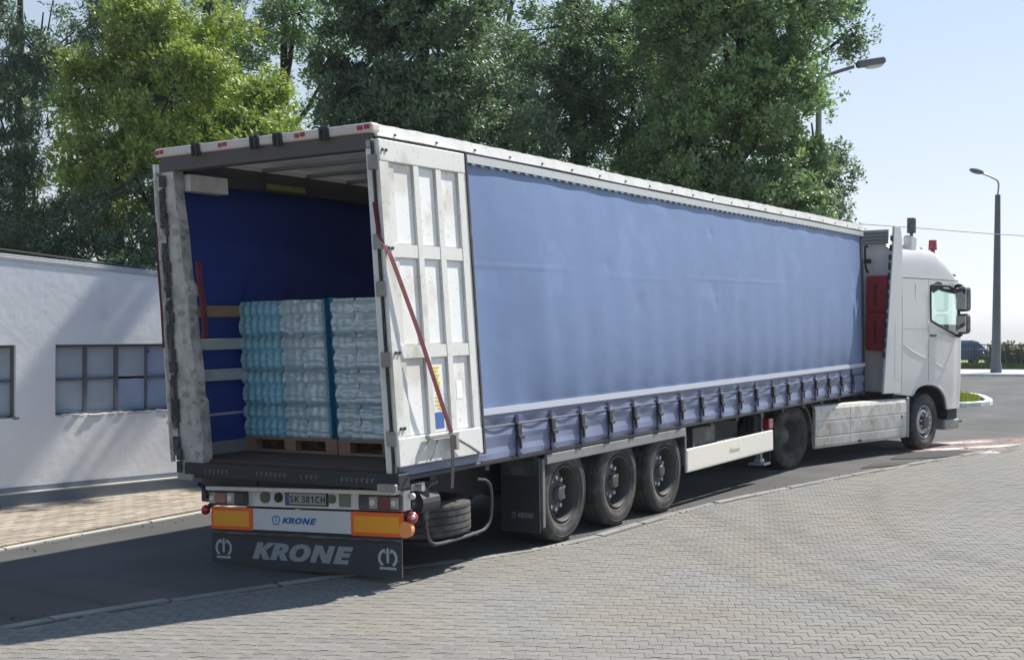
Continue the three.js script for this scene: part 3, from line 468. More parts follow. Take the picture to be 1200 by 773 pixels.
{ // distant parked car behind the fence
  const c = base('parked_car', [25.9, -0.1, -73.5], 0.30); tag(c, 'small blue parked car behind the far fence', 'car');
  const paint = phy({ color: col(0.075, 0.14, 0.25), roughness: 0.3, clearcoat: 0.8 }), dk = phy({ color: col(0.22, 0.28, 0.32), roughness: 0.1 });
  const body = ext([[-2.1, 0.32], [2.1, 0.32], [2.14, 0.62], [2.0, 0.82], [1.1, 0.95], [-1.9, 1.0], [-2.12, 0.85]], 1.66, 0.06); body.translate(0, 0, -0.83); part(c, 'body', body, paint);
  const top = ext([[1.12, 0.9], [0.45, 1.40], [0.1, 1.47], [-1.2, 1.46], [-1.75, 1.2], [-1.9, 0.95]], 1.4, 0.08); top.translate(0, 0, -0.7); part(c, 'cabin', top, paint);
  for (const s of [-1, 1]) { const w = ext([[0.95, 0.98], [0.42, 1.35], [-0.35, 1.38], [-0.35, 0.98]], 0.01); w.translate(0, 0, s * 0.705 - 0.005); part(c, 'side_window', w, dk); const w2 = ext([[-0.42, 0.98], [-0.42, 1.38], [-1.15, 1.37], [-1.6, 1.08], [-1.6, 0.98]], 0.01); w2.translate(0, 0, s * 0.705 - 0.005); part(c, 'side_window', w2, dk); }
  const ws = bx(0.012, 0.62, 1.28, 0.80, 1.17, 0); part(c, 'windscreen', (() => { const g = bx(0.012, 0.7, 1.25, 0, 0, 0); g.rotateZ(0.93); g.translate(0.84, 1.17, 0); return g; })(), dk);
  for (const x of [-1.35, 1.35]) for (const z of [-0.8, 0.8]) { const w = new THREE.Group(); w.name = numbered('wheel'); w.position.set(x, 0.31, z); c.add(w); part(w, 'tyre', cyl(0.31, 0.31, 0.2, 0, 0, 0, 'z', 20), M.rubber); part(w, 'rim', cyl(0.19, 0.19, 0.21, 0, 0, 0, 'z', 14), M.rimAlu); }
  for (const z of [-0.6, 0.6]) part(c, 'headlight', rb(0.1, 0.13, 0.34, 2.08, 0.7, z, 0.03), M.lampClear);
}
{ // lamp posts and the overhead wire
  const a = base('street_lamp', [22.2, 0, -58.6]); tag(a, 'slim concrete street lamp standing alone by the far road', 'street lamp');
  part(a, 'base_collar', cyl(0.23, 0.26, 0.5, 0, 0.27, 0, 'y', 12), M.pole);
  part(a, 'pole', uvBox((() => { const g = new THREE.CylinderGeometry(0.12, 0.215, 8.2, 12); g.translate(0, 4.1, 0); return g; })()), M.pole);
  part(a, 'arm', [tube([V(0, 8.15, 0), V(0.02, 8.75, 0), V(-0.25, 8.98, 0), V(-0.75, 9.18, 0)], 0.045, 24, 8)], M.poleLight);
  part(a, 'lamp_head', (() => { const g = new THREE.SphereGeometry(0.3, 18, 10); g.scale(1.15, 0.42, 0.5); g.rotateZ(-0.22); g.translate(-0.98, 9.27, 0); return g; })(), M.pole);
  const b = base('street_lamp', [6.66, 0, -27.6]); tag(b, 'tall grey lamp post partly hidden in the light green tree', 'street lamp');
  part(b, 'pole', uvBox((() => { const g = new THREE.CylinderGeometry(0.06, 0.10, 7.6, 12); g.translate(-0.08, 3.8, 0); return g; })()), std({ color: col(0.30, 0.32, 0.33), roughness: 0.6, metalness: 0.3 }));
  part(b, 'arm', tube([V(-0.08, 7.4, 0), V(-0.06, 7.55, 0), V(0.27, 7.69, 0), V(0.67, 7.82, 0)], 0.04, 20, 8), M.pole);
  part(b, 'lamp_head', (() => { const g = rb(0.62, 0.15, 0.26, 0, 0, 0, 0.06, 3); g.rotateZ(0.16); g.translate(1.03, 7.91, 0); return g; })(), M.pole);
  part(b, 'lamp_bowl', (() => { const g = new THREE.SphereGeometry(0.12, 14, 8, 0, 6.29, Math.PI / 2, Math.PI / 2); g.scale(1.8, 0.6, 0.9); g.rotateZ(0.16); g.translate(1.10, 7.85, 0); return g; })(), phy({ color: col(0.8, 0.8, 0.75), roughness: 0.2, transmission: 0.6, thickness: 0 }));
  const w = tube([V(4, 6.32, -45), V(12, 5.79, -45), V(14.2, 5.65, -45), V(18, 5.40, -45), V(27, 5.0, -45)], 0.014, 60, 6);
  tag(part(scene, 'overhead_wire', w, M.greySteel), 'thin overhead wire crossing the sky behind the cab roof', 'wire');
}

// ------------------------------------------------------------------ curtain-sided trailer
// local frame: x to the right, y up, -z forward; S counts metres from the rear frame
const TR_YAW = 0.5561, TR_O = V(-2.068, 0, -11.507);
const SAG = [[0, 0.01], [1.5, 0.008], [2.5, 0.0], [4, -0.022], [5.6, -0.042], [7.6, -0.062], [10.5, -0.078], [13.6, -0.112]];
function warpPt(X, Y, S) {
  const sh = 0.0686 * clamp(1 - S / 13.6, 0, 1.05), Y1 = Y + interp(SAG, S) * clamp((Y - 1.6) / 2.3, 0, 1.03);
  return V(X - 0.024 * Y1 - sh * Math.max(0, Y1 - 1.146), Y1 - 0.151 + 0.024 * X + 0.0113 * S, -S);
}
function W(g) { // the old body leans and its roof sags
  g = Array.isArray(g) ? merge(g) : prep(g); const p = g.attributes.position;
  for (let i = 0; i < p.count; i++) { const q = warpPt(p.getX(i), p.getY(i), -p.getZ(i)); p.setXYZ(i, q.x, q.y, q.z); }
  p.needsUpdate = true; g.computeVertexNormals(); return g;
}
const B = (x0, x1, y0, y1, s0, s1, n = 1) => bx(x1 - x0, y1 - y0, s1 - s0, (x0 + x1) / 2, (y0 + y1) / 2, -(s0 + s1) / 2, 1, 1, n);
const RB = (x0, x1, y0, y1, s0, s1, r = 0.01) => rb(x1 - x0, y1 - y0, s1 - s0, (x0 + x1) / 2, (y0 + y1) / 2, -(s0 + s1) / 2, r);
const U = (g, s = 1) => uvBox(Array.isArray(g) ? merge(g) : g, s);
const trailer = base('curtain_trailer', [TR_O.x, 0, TR_O.z], -TR_YAW);
tag(trailer, 'blue curtain sided trailer with white frame and open rear doors', 'trailer');
const tp = (name, g, mat, opt) => part(trailer, name, W(U(g)), mat, opt);
const H = 1.297;
{ // curtain on each side
  const mkCurtain = (side) => {
    const nx = 260, ny = 56, g = new THREE.PlaneGeometry(1, 1, nx, ny), p = g.attributes.position, uv = g.attributes.uv;
    for (let i = 0; i < p.count; i++) {
      const u = p.getX(i) + 0.5, v = p.getY(i) + 0.5, S = 0.05 + u * 13.5, Y = 1.545 + v * 2.355;
      const bl = 0.085 * Math.sin(Math.PI * Math.pow(clamp(v, 0, 1), 0.72)) * sstep(0.1, 0.2, u) * sstep(1.0, 0.93, u);
      const wr = sstep(0.09, 0.12, u) * 0.004 * (fbm(u * 2.2, v * 0.5, 9, 3, 301) - 0.5) * 2 + 0.004 * Math.sin(S * 10.2 + 2 * v) * (0.15 + Math.pow(1 - v, 3)) + 0.0035 * Math.sin(S * 7.3) * Math.pow(v, 6);
      const seam = 0.0025 * Math.exp(-Math.pow((Y - 2.92 - 0.02 * Math.sin(S)) / 0.012, 2)) + 0.003 * Math.exp(-Math.pow((Y - 2.15) / 0.01, 2));
      let dent = 0; for (const [a, b, r] of [[4.0, 3.02, 0.07], [6.9, 2.78, 0.1], [6.95, 2.62, 0.06], [4.7, 2.6, 0.15], [7.0, 3.55, 0.06]]) dent -= 0.007 * Math.exp(-((S - a) ** 2 + (Y - b) ** 2) / (r * r));
      p.setXYZ(i, side * (H - 0.006 + bl + wr + seam + dent), Y, -S); uv.setXY(i, S, Y);
    }
    g.computeVertexNormals(); return W(g);
  };
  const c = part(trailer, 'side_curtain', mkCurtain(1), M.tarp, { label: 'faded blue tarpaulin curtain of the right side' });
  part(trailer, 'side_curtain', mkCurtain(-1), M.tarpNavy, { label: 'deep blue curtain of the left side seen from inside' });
  for (const side of [1, -1]) {
    const x0 = side > 0 ? H - 0.012 : -H - 0.004, x1 = side > 0 ? H + 0.004 : -H + 0.012;
    const g = bx(0.014, 0.43, 13.5, side * (H - 0.002), 1.305, -6.8, 1, 8, 200), p = g.attributes.position;
    for (let i = 0; i < p.count; i++) { const S = -p.getZ(i), v = (p.getY(i) - 1.09) / 0.43; p.setX(i, p.getX(i) + side * (0.012 * Math.sin(S * 9.88 + 1.2) * Math.sin(v * 3) + 0.008 * Math.sin(v * 14 + Math.sin(S)))); }
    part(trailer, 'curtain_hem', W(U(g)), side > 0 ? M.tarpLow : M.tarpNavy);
    part(trailer, 'reflective_stripe', W(U(bx(0.022, 0.062, 13.5, side * (H + 0.014), 1.545, -6.8, 1, 1, 120))), M.stripe);
    part(trailer, 'lower_rope', W(tube([V(side * (H + 0.016), 1.39, -0.1), V(side * (H + 0.016), 1.40, -4), V(side * (H + 0.016), 1.39, -9), V(side * (H + 0.016), 1.39, -13.5)], 0.009, 60, 5)), M.navy);
  }
  for (let i = 0; i < 18; i++) { // tension straps with their buckles
    const S = 1.98 + 0.636 * i + rr(-0.02, 0.02);
    const st = part(trailer, 'curtain_strap', W(U(merge([bx(0.008, 0.40, 0.055, H + 0.026, 1.285, -S), bx(0.02, 0.03, 0.07, H + 0.03, 1.10, -S)]))), M.navy);
    part(st, 'buckle', W(U(merge([rb(0.026, 0.15, 0.075, H + 0.045, 1.33, -S, 0.008), rb(0.03, 0.035, 0.095, H + 0.052, 1.265, -S - 0.02, 0.006), rb(0.02, 0.11, 0.03, H + 0.06, 1.21, -S + 0.01, 0.006)]))), M.dark);
  }
}
{ // roof, rails, header
  const rf = (() => { const g = new THREE.PlaneGeometry(1, 1, 16, 120), p = g.attributes.position, uv = g.attributes.uv; for (let i = 0; i < p.count; i++) { const u = p.getX(i), v = p.getY(i) + 0.5, S = 0.1 + v * 13.45; const X = u * 2 * 1.292; p.setXYZ(i, X, 4.06 + 0.035 * (1 - (X / 1.292) ** 2) - 0.012 * Math.abs(Math.sin(S * Math.PI / 0.68)) * (1 - (X / 1.292) ** 4), -S); uv.setXY(i, X, S); } g.computeVertexNormals(); return W(g); })();
  part(trailer, 'roof_tarpaulin', rf, M.roofTarp);
  for (let i = 1; i < 20; i++) tp('roof_bow', B(-1.22, 1.22, 4.0, 4.035, i * 0.68 - 0.03, i * 0.68 + 0.03), M.greySteel);
  for (const s of [1, -1]) {
    const g = bx(0.035, 0.098, 13.5, s * (H + 0.002), 4.048, -6.8, 1, 3, 160), p = g.attributes.position;
    for (let i = 0; i < p.count; i++) { const S = -p.getZ(i); p.setX(i, p.getX(i) + s * 0.003 * Math.sin(S * 9.3 + 2 * Math.sin(S * 1.3))); p.setY(i, p.getY(i) + 0.003 * Math.sin(S * 2.4) + (p.getY(i) > 4.05 ? 0.003 * Math.sin(S * 23 + Math.sin(5 * S)) : 0)); }
    part(trailer, 'roof_edge_band', W(U(g)), M.roofBand);
    const bolts = []; for (let i = 0; i < 22; i++) bolts.push(rb(0.02, 0.018, 0.03, s * (H + 0.022), 4.03, -(0.3 + i * 0.62), 0.008));
    part(trailer, 'roof_clips', bolts.map(b => W(b)), M.dark);
    part(trailer, 'cant_rail', W(U(merge([B(s > 0 ? 1.20 : -H, s > 0 ? H : -1.20, 3.90, 3.995, 0.05, 13.55, 90)]))), M.headerSteel);
    part(trailer, 'cant_rail_lip', W(U(bx(0.012, 0.077, 13.5, s * (H + 0.022), 3.934, -6.8, 1, 1, 90))), M.galv);
    const rollers = []; for (let S = 1.5; S < 13.4; S += 0.16) rollers.push(bx(0.012, 0.014, 0.06, s * (H + 0.016), 3.886, -S)); 
    part(trailer, 'curtain_rollers', W(U(merge(rollers))), M.galv);
    part(trailer, 'inner_roof_rail', W(U(B(s > 0 ? 1.10 : -1.25, s > 0 ? 1.25 : -1.10, 3.78, 3.90, 0.2, 13.5, 90))), M.darkSteel);
  }
  // yellow sticker on the left inner rail, facing into the body
  tp('rail_sticker', B(-1.098, -1.094, 3.805, 3.865, 1.25, 1.85, 6), std({ color: col(0.22, 0.19, 0.05), roughness: 0.7 }));
  const h = part(trailer, 'rear_header', W(U(merge([RB(-H - 0.03, H + 0.03, 4.02, 4.107, -0.03, 0.09, 0.025)]))), M.headerPaint);
  part(h, 'header_beam', W(U(merge([B(-1.28, 1.28, 3.885, 4.018, 0.0, 0.13), B(-1.25, 1.25, 3.94, 4.01, 0.13, 0.34)]))), M.headerSteel);
  for (const X of [-0.76, -0.02, 0.26, 0.80]) part(h, 'hinge_bracket', W(U(merge([RB(X - 0.055, X + 0.055, 4.0, 4.114, -0.05, -0.02, 0.012), RB(X - 0.04, X - 0.015, 3.985, 4.09, -0.065, -0.045, 0.008), RB(X + 0.015, X + 0.04, 3.985, 4.09, -0.065, -0.045, 0.008)]))), M.dark);
  for (const [X, w] of [[-1.25, 0.11], [-0.42, 0.11], [0.52, 0.12], [1.24, 0.14]]) for (const [k, a] of [[0, 0], [1, 0.55]]) part(h, 'red_reflector', W(U(RB(X - w / 2 + a * w, X - w / 2 + a * w + w * 0.42, 4.045 + k * 0.005, 4.083 + k * 0.005, -0.038, -0.028, 0.003))), M.red);
}
{ // posts
  const lp = [[-1.25, 1.0], [-0.965, 1.0], [-0.955, 1.25], [-0.965, 1.70], [-1.0, 1.74], [-1.0, 2.0], [-1.025, 2.3], [-1.04, 2.66], [-1.015, 2.70], [-1.02, 2.78], [-1.065, 2.84], [-1.085, 3.3], [-1.12, 3.62], [-1.12, 3.885], [-1.29, 3.885]];
  const g = ext(lp, 0.11, 0.012); g.translate(0, 0, -0.13);
  const post = tp('rear_post', g, M.chipped, { label: 'chipped white left rear post' });
  part(post, 'hinge_tube', W(U(merge([cyl(0.022, 0.022, 2.75, -1.325, 2.5, 0.02, 'y', 10), ...[1.3, 1.9, 2.6, 3.2, 3.7].map(y => RB(-1.345, -1.24, y, y + 0.14, -0.03, 0.0, 0.008))]))), M.chipped);
  part(post, 'door_gasket', W(U(merge([...Array.from({ length: 24 }, (_, i) => RB(-1.285 + 0.012 * Math.sin(i * 2.3), -1.225 + 0.014 * Math.sin(i * 1.7), 1.02 + i * 0.118, 1.13 + i * 0.118, -0.02 - 0.01 * (i % 3), 0.0, 0.01))]))), M.rubber);
  const rp = tp('rear_post', [RB(1.215, H, 1.0, 3.97, 0.0, 0.1, 0.012)], M.paintWhite, { label: 'white right rear post beside the folded door' });
  part(rp, 'door_gasket', W(U(merge([bx(0.016, 2.86, 0.03, H + 0.006, 2.52, 0.012, 1, 20, 1)]))), M.rubber);
  part(rp, 'hinge', W(U(merge([1.35, 2.02, 2.62, 3.02, 3.70].map(y => RB(1.25, 1.35, y, y + 0.13, -0.028, 0.0, 0.008))))), M.greySteel);
  tp('corner_gusset', B(-1.20, -1.06, 3.70, 3.86, 0.16, 0.66), M.paintWhite);
  for (const S of [4.6, 9.0]) for (const s of [1, -1]) tp('curtain_post', B(s > 0 ? 1.16 : -1.25, s > 0 ? 1.25 : -1.16, 1.15, 3.9, S, S + 0.1, 1), M.greySteel);
  [[2.49, 2.605, M.wood], [2.17, 2.28, M.galv], [1.865, 1.98, M.galv]].forEach(([a, b, m], i) => { for (const s of [-1, 1]) tp('side_lath', s < 0 ? RB(-1.235, -1.205, a, b, 0.14, 4.6, 0.006) : RB(1.205, 1.235, a, b, 0.14, 4.6, 0.006), m); });
  tp('side_board', B(-1.25, -1.21, 1.15, 1.27, 0.14, 13.5), M.greySteel);
  tp('front_wall', B(-1.28, 1.28, 1.0, 4.12, 13.5, 13.58), std({ color: col(0.16, 0.19, 0.27), roughness: 0.8 }));
  for (const s of [1, -1]) tp('front_post', s > 0 ? RB(1.18, H + 0.012, 1.0, 4.0, 13.44, 13.6, 0.03) : RB(-H - 0.012, -1.18, 1.0, 4.0, 13.44, 13.6, 0.03), M.darkSteel);
  tp('cargo_floor', B(-1.26, 1.26, 1.10, 1.146, 0.1, 13.5, 20), M.plyFloor);
  const sill = tp('rear_sill', [RB(-1.17, 1.36, 0.985, 1.12, -0.03, 0.14, 0.012)], M.dark);
  for (const [X0, X1] of [[-0.9, -0.62], [-0.25, 0.08], [0.28, 0.5], [0.74, 1.1]]) { // worn paint of the stencilled marks
    const bits = []; for (let x = X0; x < X1; x += 0.055) { bits.push(B(x, x + 0.014 + rnd() * 0.01, 1.03 + rnd() * 0.01, 1.075 - rnd() * 0.012, -0.0335, -0.0305)); if (rnd() > 0.4) bits.push(B(x, x + 0.036, 1.065, 1.073, -0.0335, -0.0305)); }
    part(sill, 'worn_mark', W(U(merge(bits))), std({ color: col(0.13, 0.13, 0.125), roughness: 0.9 }), { kind: 'stuff' });
  }
  part(sill, 'rubber_buffer', W(U(merge([RB(-1.22, -1.02, 0.955, 1.02, -0.075, -0.03, 0.015)]))), M.greySteel);
  part(sill, 'rubber_buffer', W(U(merge([RB(1.16, 1.36, 0.97, 1.04, -0.075, -0.03, 0.015)]))), M.greySteel);
}
{ // right door folded round against the side; the left one likewise
  const rows = [[2.957 + 0.01, 3.775], [2.085 + 0.11, 2.965 - 0.01 - 0.10 + 0.1 - 0.0], [1.42, 2.085]];
  const cs = [[0.108, 0.462], [0.538, 0.798], [0.878, 1.152]];
  const ys = [[3.07, 3.775], [2.20, 2.957], [1.42, 2.09]];
  const x0 = H + 0.012, xi = x0 + 0.03, xo = xi + 0.032;
  const d = new THREE.Group(); d.name = numbered('rear_door'); trailer.add(d); d.userData.label = 'white ribbed right rear door folded against the side';
  part(d, 'door_leaf', W(U(merge([bx(0.03, 2.78, 1.275, (x0 + xi) / 2, 2.57, -0.64, 1, 24, 8)]))), M.paintWhite);
  const fr = [];
  const stile = (a, b) => RB(xi - 0.002, xo, 1.42, 3.775, a, b, 0.006), rail = (y0, y1, a, b) => RB(xi - 0.002, xo - 0.002, y0, y1, a, b, 0.006);
  for (const [a, b] of [[-0.015, 0.107], [0.462, 0.538], [0.798, 0.878], [1.152, 1.275]]) part(d, 'stile', W(U(merge([bx(0.032, 2.355, b - a, (xi + xo) / 2, 2.5975, -(a + b) / 2, 1, 20, 1)]))), M.paintWhite);
  part(d, 'top_rail', W(U(RB(xi, xo + 0.004, 3.775, 3.96, -0.015, 1.275, 0.008))), M.paintWhite);
  part(d, 'bottom_rail', W(U(RB(xi, xo + 0.004, 1.18, 1.42, -0.015, 1.275, 0.008))), M.paintWhite);
  for (const [y0, y1] of [[2.957, 3.07], [2.09, 2.20]]) for (const [a, b] of cs) part(d, 'cross_rail', W(U(B(xi, xo - 0.004, y0, y1, a - 0.002, b + 0.002))), M.paintWhite);
  const panelMat = std({ map: T.dirtyWhite, color: col(1.08, 1.09, 1.1), roughness: 0.4 });
  for (const [y0, y1] of ys) for (const [a, b] of cs) part(d, 'door_panel', W(U(B(xi - 0.004, xi + 0.004, y0 + 0.012, y1 - 0.012, a + 0.012, b - 0.012))), panelMat);
  part(d, 'inner_stile', W(U(B(xi, xi + 0.016, 1.43, 3.77, 0.112, 0.19))), M.paintWhite);
  part(d, 'door_seal', W(U(merge([bx(0.075, 2.8, 0.028, x0 + 0.036, 2.57, -1.291, 1, 24, 1)]))), M.rubber);
  part(d, 'door_bolts', W(U(merge([3.87, 3.03, 2.14, 1.5].flatMap(y => [cyl(0.014, 0.014, 0.02, xo + 0.006, y, -0.03, 'x', 8), cyl(0.014, 0.014, 0.02, xo + 0.006, y, -0.08, 'x', 8)])))), M.darkSteel);
  // sticker: yellow strokes above a blue field, and a small white label
  const yel = std({ color: col(0.72, 0.55, 0.03), roughness: 0.6 }), strokes = [];
  for (let i = 0; i < 6; i++) { const y = 1.99 - i * 0.066; strokes.push(B(xi + 0.004, xi + 0.0065, y, y + 0.014, 0.60, 0.69), B(xi + 0.004, xi + 0.0065, y - 0.03, y - 0.016, 0.60 + 0.03 * (i % 2), 0.67), B(xi + 0.0041, xi + 0.0066, y - 0.04, y + 0.012, 0.625 + 0.02 * (i % 3), 0.647 + 0.02 * (i % 3))); }
  part(d, 'yellow_lettering', W(U(merge(strokes))), yel);
  part(d, 'blue_sticker', W(U(B(xi + 0.004, xi + 0.0064, 1.455, 1.60, 0.575, 0.715))), std({ color: col(0.06, 0.13, 0.36), roughness: 0.6 }));
  part(d, 'white_label', W(U(B(xi + 0.004, xi + 0.0064, 1.70, 1.86, 0.94, 1.03))), std({ color: col(0.82, 0.82, 0.82), roughness: 0.5 }));
  const l = new THREE.Group(); l.name = numbered('rear_door'); trailer.add(l);
  part(l, 'door_leaf', W(U(bx(0.03, 2.78, 1.275, -(x0 + xi) / 2, 2.57, -0.64, 1, 20, 6))), M.paintWhite);
  for (const [a, b] of [[-0.015, 0.107], [0.462, 0.538], [0.798, 0.878], [1.152, 1.275]]) part(l, 'stile', W(U(bx(0.032, 2.78, b - a, -(xi + xo) / 2, 2.57, -(a + b) / 2, 1, 20, 1))), M.paintWhite);
  part(l, 'door_seal', W(U(bx(0.075, 2.8, 0.028, -(x0 + 0.036), 2.57, -1.291, 1, 24, 1))), M.rubber);
  // lock bracket and load straps
  const kx = xo + 0.02;
  const br = tp('lock_bracket', [RB(kx, kx + 0.05, 1.385, 1.42, 0.34, 0.80, 0.008), RB(kx, kx + 0.05, 1.26, 1.40, 0.74, 0.79, 0.008), tube([V(kx + 0.02, 1.38, -0.36), V(kx + 0.03, 1.28, -0.26), V(kx + 0.02, 1.19, -0.16)], 0.008, 10, 6), tube([V(kx + 0.02, 1.36, -0.79), V(kx + 0.035, 1.27, -0.98), V(kx + 0.02, 1.20, -1.14)], 0.016, 10, 6), tube([V(kx + 0.02, 1.37, -0.5), V(kx + 0.03, 1.27, -0.43), V(kx + 0.02, 1.2, -0.37)], 0.008, 10, 6)], M.greySteel);
  const ribbon = (pts, w, th) => { const c = new THREE.CatmullRomCurve3(pts, false, 'catmullrom', 0.2), n = 30, pos = [], idx = []; const grid = []; for (let i = 0; i <= n; i++) { const p = c.getPoint(i / n); grid.push([V(p.x, p.y, p.z - w / 2), V(p.x, p.y, p.z + w / 2), V(p.x + th, p.y, p.z + w / 2), V(p.x + th, p.y, p.z - w / 2)]); } grid.forEach(r => r.forEach(v => pos.push(v.x, v.y, v.z))); for (let i = 0; i < n; i++) for (let k = 0; k < 4; k++) { const a = i * 4 + k, b = i * 4 + (k + 1) % 4; idx.push(a, b, a + 4, b, b + 4, a + 4); } const g = new THREE.BufferGeometry(); g.setAttribute('position', new THREE.Float32BufferAttribute(pos, 3)); g.setIndex(idx); return U(g); };
  part(trailer, 'load_strap', W(ribbon([V(1.305, 3.42, 0.035), V(1.335, 3.14, 0.035), V(1.40, 2.95, -0.02), V(1.44, 2.34, -0.27), V(1.445, 1.8, -0.50), V(kx + 0.05, 1.42, -0.67)], 0.06, 0.004)), M.strapRed, { label: 'dark red strap slanting across the folded right door' });
  part(trailer, 'load_strap', W(ribbon([V(kx + 0.055, 1.40, -0.67), V(kx + 0.06, 1.2, -0.655), V(kx + 0.05, 0.93, -0.645)], 0.05, 0.004)), std({ color: col(0.05, 0.036, 0.034), roughness: 0.9 }), { label: 'loose brown strap end hanging under the right door' });
  part(trailer, 'load_strap', W(ribbon([V(-1.0, 3.02, -0.13), V(-0.985, 2.8, -0.12), V(-0.965, 2.5, -0.13), V(-0.968, 2.28, -0.12)], 0.05, 0.03)), M.strapRed, { label: 'red strap hanging inside the left rear post' });
  part(trailer, 'load_strap', W(ribbon([V(-1.345, 3.4, 0.015), V(-1.35, 3.0, 0.03), V(-1.335, 2.6, 0.035), V(-1.34, 2.2, 0.03)], 0.05, 0.012)), M.strapRed, { label: 'red strap on the outer side of the left rear post' });
}
// flat print
function crown(x, cx, cy, r, colr) {
  x.save(); x.translate(cx, cy); x.strokeStyle = colr; x.fillStyle = colr; x.lineCap = 'butt'; x.lineWidth = r * 0.3;
  x.lineWidth = r * 0.27;
  for (const q of [-1, 1]) {
    x.beginPath(); x.ellipse(0, 0, r * 0.86, r * 0.84, 0, q > 0 ? -Math.PI * 0.36 : Math.PI * 0.70, q > 0 ? Math.PI * 0.30 : Math.PI * 1.36); x.stroke();
    x.beginPath(); x.moveTo(q * r * 0.16, -r * 0.42); x.lineTo(q * r * 0.34, -r * 0.92); x.lineTo(q * r * 0.56, -r * 0.60); x.closePath(); x.fill();
  }
  x.fillRect(-r * 0.13, -r * 0.95, r * 0.26, r * 1.42);
  x.fillRect(-r * 0.85, r * 0.86, r * 1.7, r * 0.24); x.restore();
}
const fleck = (x, w, h, n, c, s) => { for (let i = 0; i < n; i++) { x.fillStyle = c[(rnd() * c.length) | 0]; x.fillRect(rnd() * w, rnd() * h, 1 + rnd() * s, 1 + rnd() * s * 0.6); } };
{ // rear under-run bar with lamps, reflector boards and the long mud flap
  const cxm = 0.125, tilt = (Y, X) => Y + 0.033 * (X - 1.25) + 0.0;
  const WT = g => { g = Array.isArray(g) ? merge(g) : prep(g); const p = g.attributes.position; for (let i = 0; i < p.count; i++) p.setY(i, tilt(p.getY(i), p.getX(i))); return W(g); };
  const S0 = 0.13; // face of the bar
  const bar = part(trailer, 'bumper_beam', WT(U(merge([RB(-1.02, 1.27, 0.775, 0.955, S0 + 0.04, S0 + 0.14, 0.012), RB(-1.02, 1.23, 0.925, 0.965, S0 - 0.04, S0 + 0.05, 0.01)]))), M.paintWhite);
  for (const [a, b, rev] of [[-1.0, -0.535, 0], [0.80, 1.255, 1]]) {
    const lamp = new THREE.Group(); lamp.name = numbered('tail_lamp'); trailer.add(lamp);
    part(lamp, 'housing', WT(U(RB(a, b, 0.785, 0.918, S0 - 0.005, S0 + 0.042, 0.014))), M.plasticBlack);
    const segs = [[0.02, 0.20, 'lampClear'], [0.21, 0.50, 'lampRed'], [0.51, 0.72, 'lampClear'], [0.73, 0.97, 'plasticBlack']];
    for (const [p, q, m] of segs) { const lo = rev ? b - (b - a) * q : a + (b - a) * p, hi = rev ? b - (b - a) * p : a + (b - a) * q; part(lamp, 'lens', WT(U(RB(lo, hi, 0.80, 0.905, S0 - 0.022, S0 - 0.002, 0.008))), m === 'lampClear' ? phy({ color: col(0.30, 0.27, 0.26), roughness: 0.2, clearcoat: 0.8 }) : m === 'lampRed' ? phy({ color: col(0.14, 0.02, 0.03), roughness: 0.2, clearcoat: 0.8 }) : M[m]); }
    for (const f of [0.11, 0.61]) { const X = rev ? b - (b - a) * f : a + (b - a) * f; part(lamp, 'bulb_reflector', WT(U(cyl(0.028, 0.028, 0.01, X, 0.855, -S0 + 0.026, 'z', 14))), M.lampClear); }
  }
  const plateTex = canvasTex(512, 128, (x, w, h) => { x.fillStyle = '#969793'; x.fillRect(0, 0, w, h); x.fillStyle = '#33519c'; x.fillRect(0, 0, 44, h); x.fillStyle = '#15161a'; x.font = 'bold 104px sans-serif'; x.textAlign = 'center'; x.textBaseline = 'middle'; x.fillText('SK 381CH', 280, 68); fleck(x, w, h, 900, ['rgba(60,60,55,0.25)', 'rgba(90,85,70,0.2)'], 5); });
  const facePlane = (x0, x1, y0, y1, S) => { const g = new THREE.PlaneGeometry(x1 - x0, y1 - y0, 10, 2); g.translate((x0 + x1) / 2, (y0 + y1) / 2, -S); return WT(g); };
  const pl = part(trailer, 'number_plate', WT(U(RB(-0.075, 0.43, 0.80, 0.925, S0 + 0.022, S0 + 0.042, 0.006))), M.dark);
  part(pl, 'plate_print', facePlane(-0.06, 0.415, 0.812, 0.913, S0 + 0.0195), std({ map: plateTex, roughness: 0.5 }));
  for (const [X, y, r] of [[-0.325, 0.868, 0.055], [-0.16, 0.868, 0.045], [0.475, 0.868, 0.04]]) part(trailer, 'round_reflector', WT(U(merge([cyl(r, r, 0.02, X, y, -S0 - 0.03, 'z', 20), cyl(r * 0.7, r * 0.7, 0.026, X, y, -S0 - 0.03, 'z', 20)]))), X === -0.16 ? M.dark : std({ color: col(0.09, 0.10, 0.055), roughness: 0.5 }));
  part(trailer, 'small_sign', WT(U(RB(0.555, 0.685, 0.80, 0.93, S0 + 0.026, S0 + 0.04, 0.03))), std({ color: col(0.16, 0.17, 0.14), roughness: 0.6 }));
  // boards
  const wtex = canvasTex(1024, 192, (x, w, h) => { x.fillStyle = '#c6cac8'; x.fillRect(0, 0, w, h); crown(x, 250, 92, 44, '#2468a0'); x.fillStyle = x.strokeStyle = '#1f5f9a'; x.lineWidth = 7; x.font = 'italic bold 82px sans-serif'; x.textBaseline = 'middle'; x.save(); x.translate(308, 98); x.scale(1.28, 0.86); x.fillText('KRONE', 0, 0); x.strokeText('KRONE', 0, 0); x.restore(); fleck(x, w, h, 1600, ['rgba(90,90,80,0.16)', 'rgba(255,255,255,0.12)', 'rgba(70,60,40,0.12)'], 6); });
  const wb = part(trailer, 'rear_board', WT(U(B(-0.466, 0.698, 0.565, 0.760, S0 + 0.02, S0 + 0.04))), M.sideBoard);
  part(wb, 'board_print', facePlane(-0.464, 0.696, 0.567, 0.758, S0 + 0.0175), std({ map: wtex, roughness: 0.45 }));
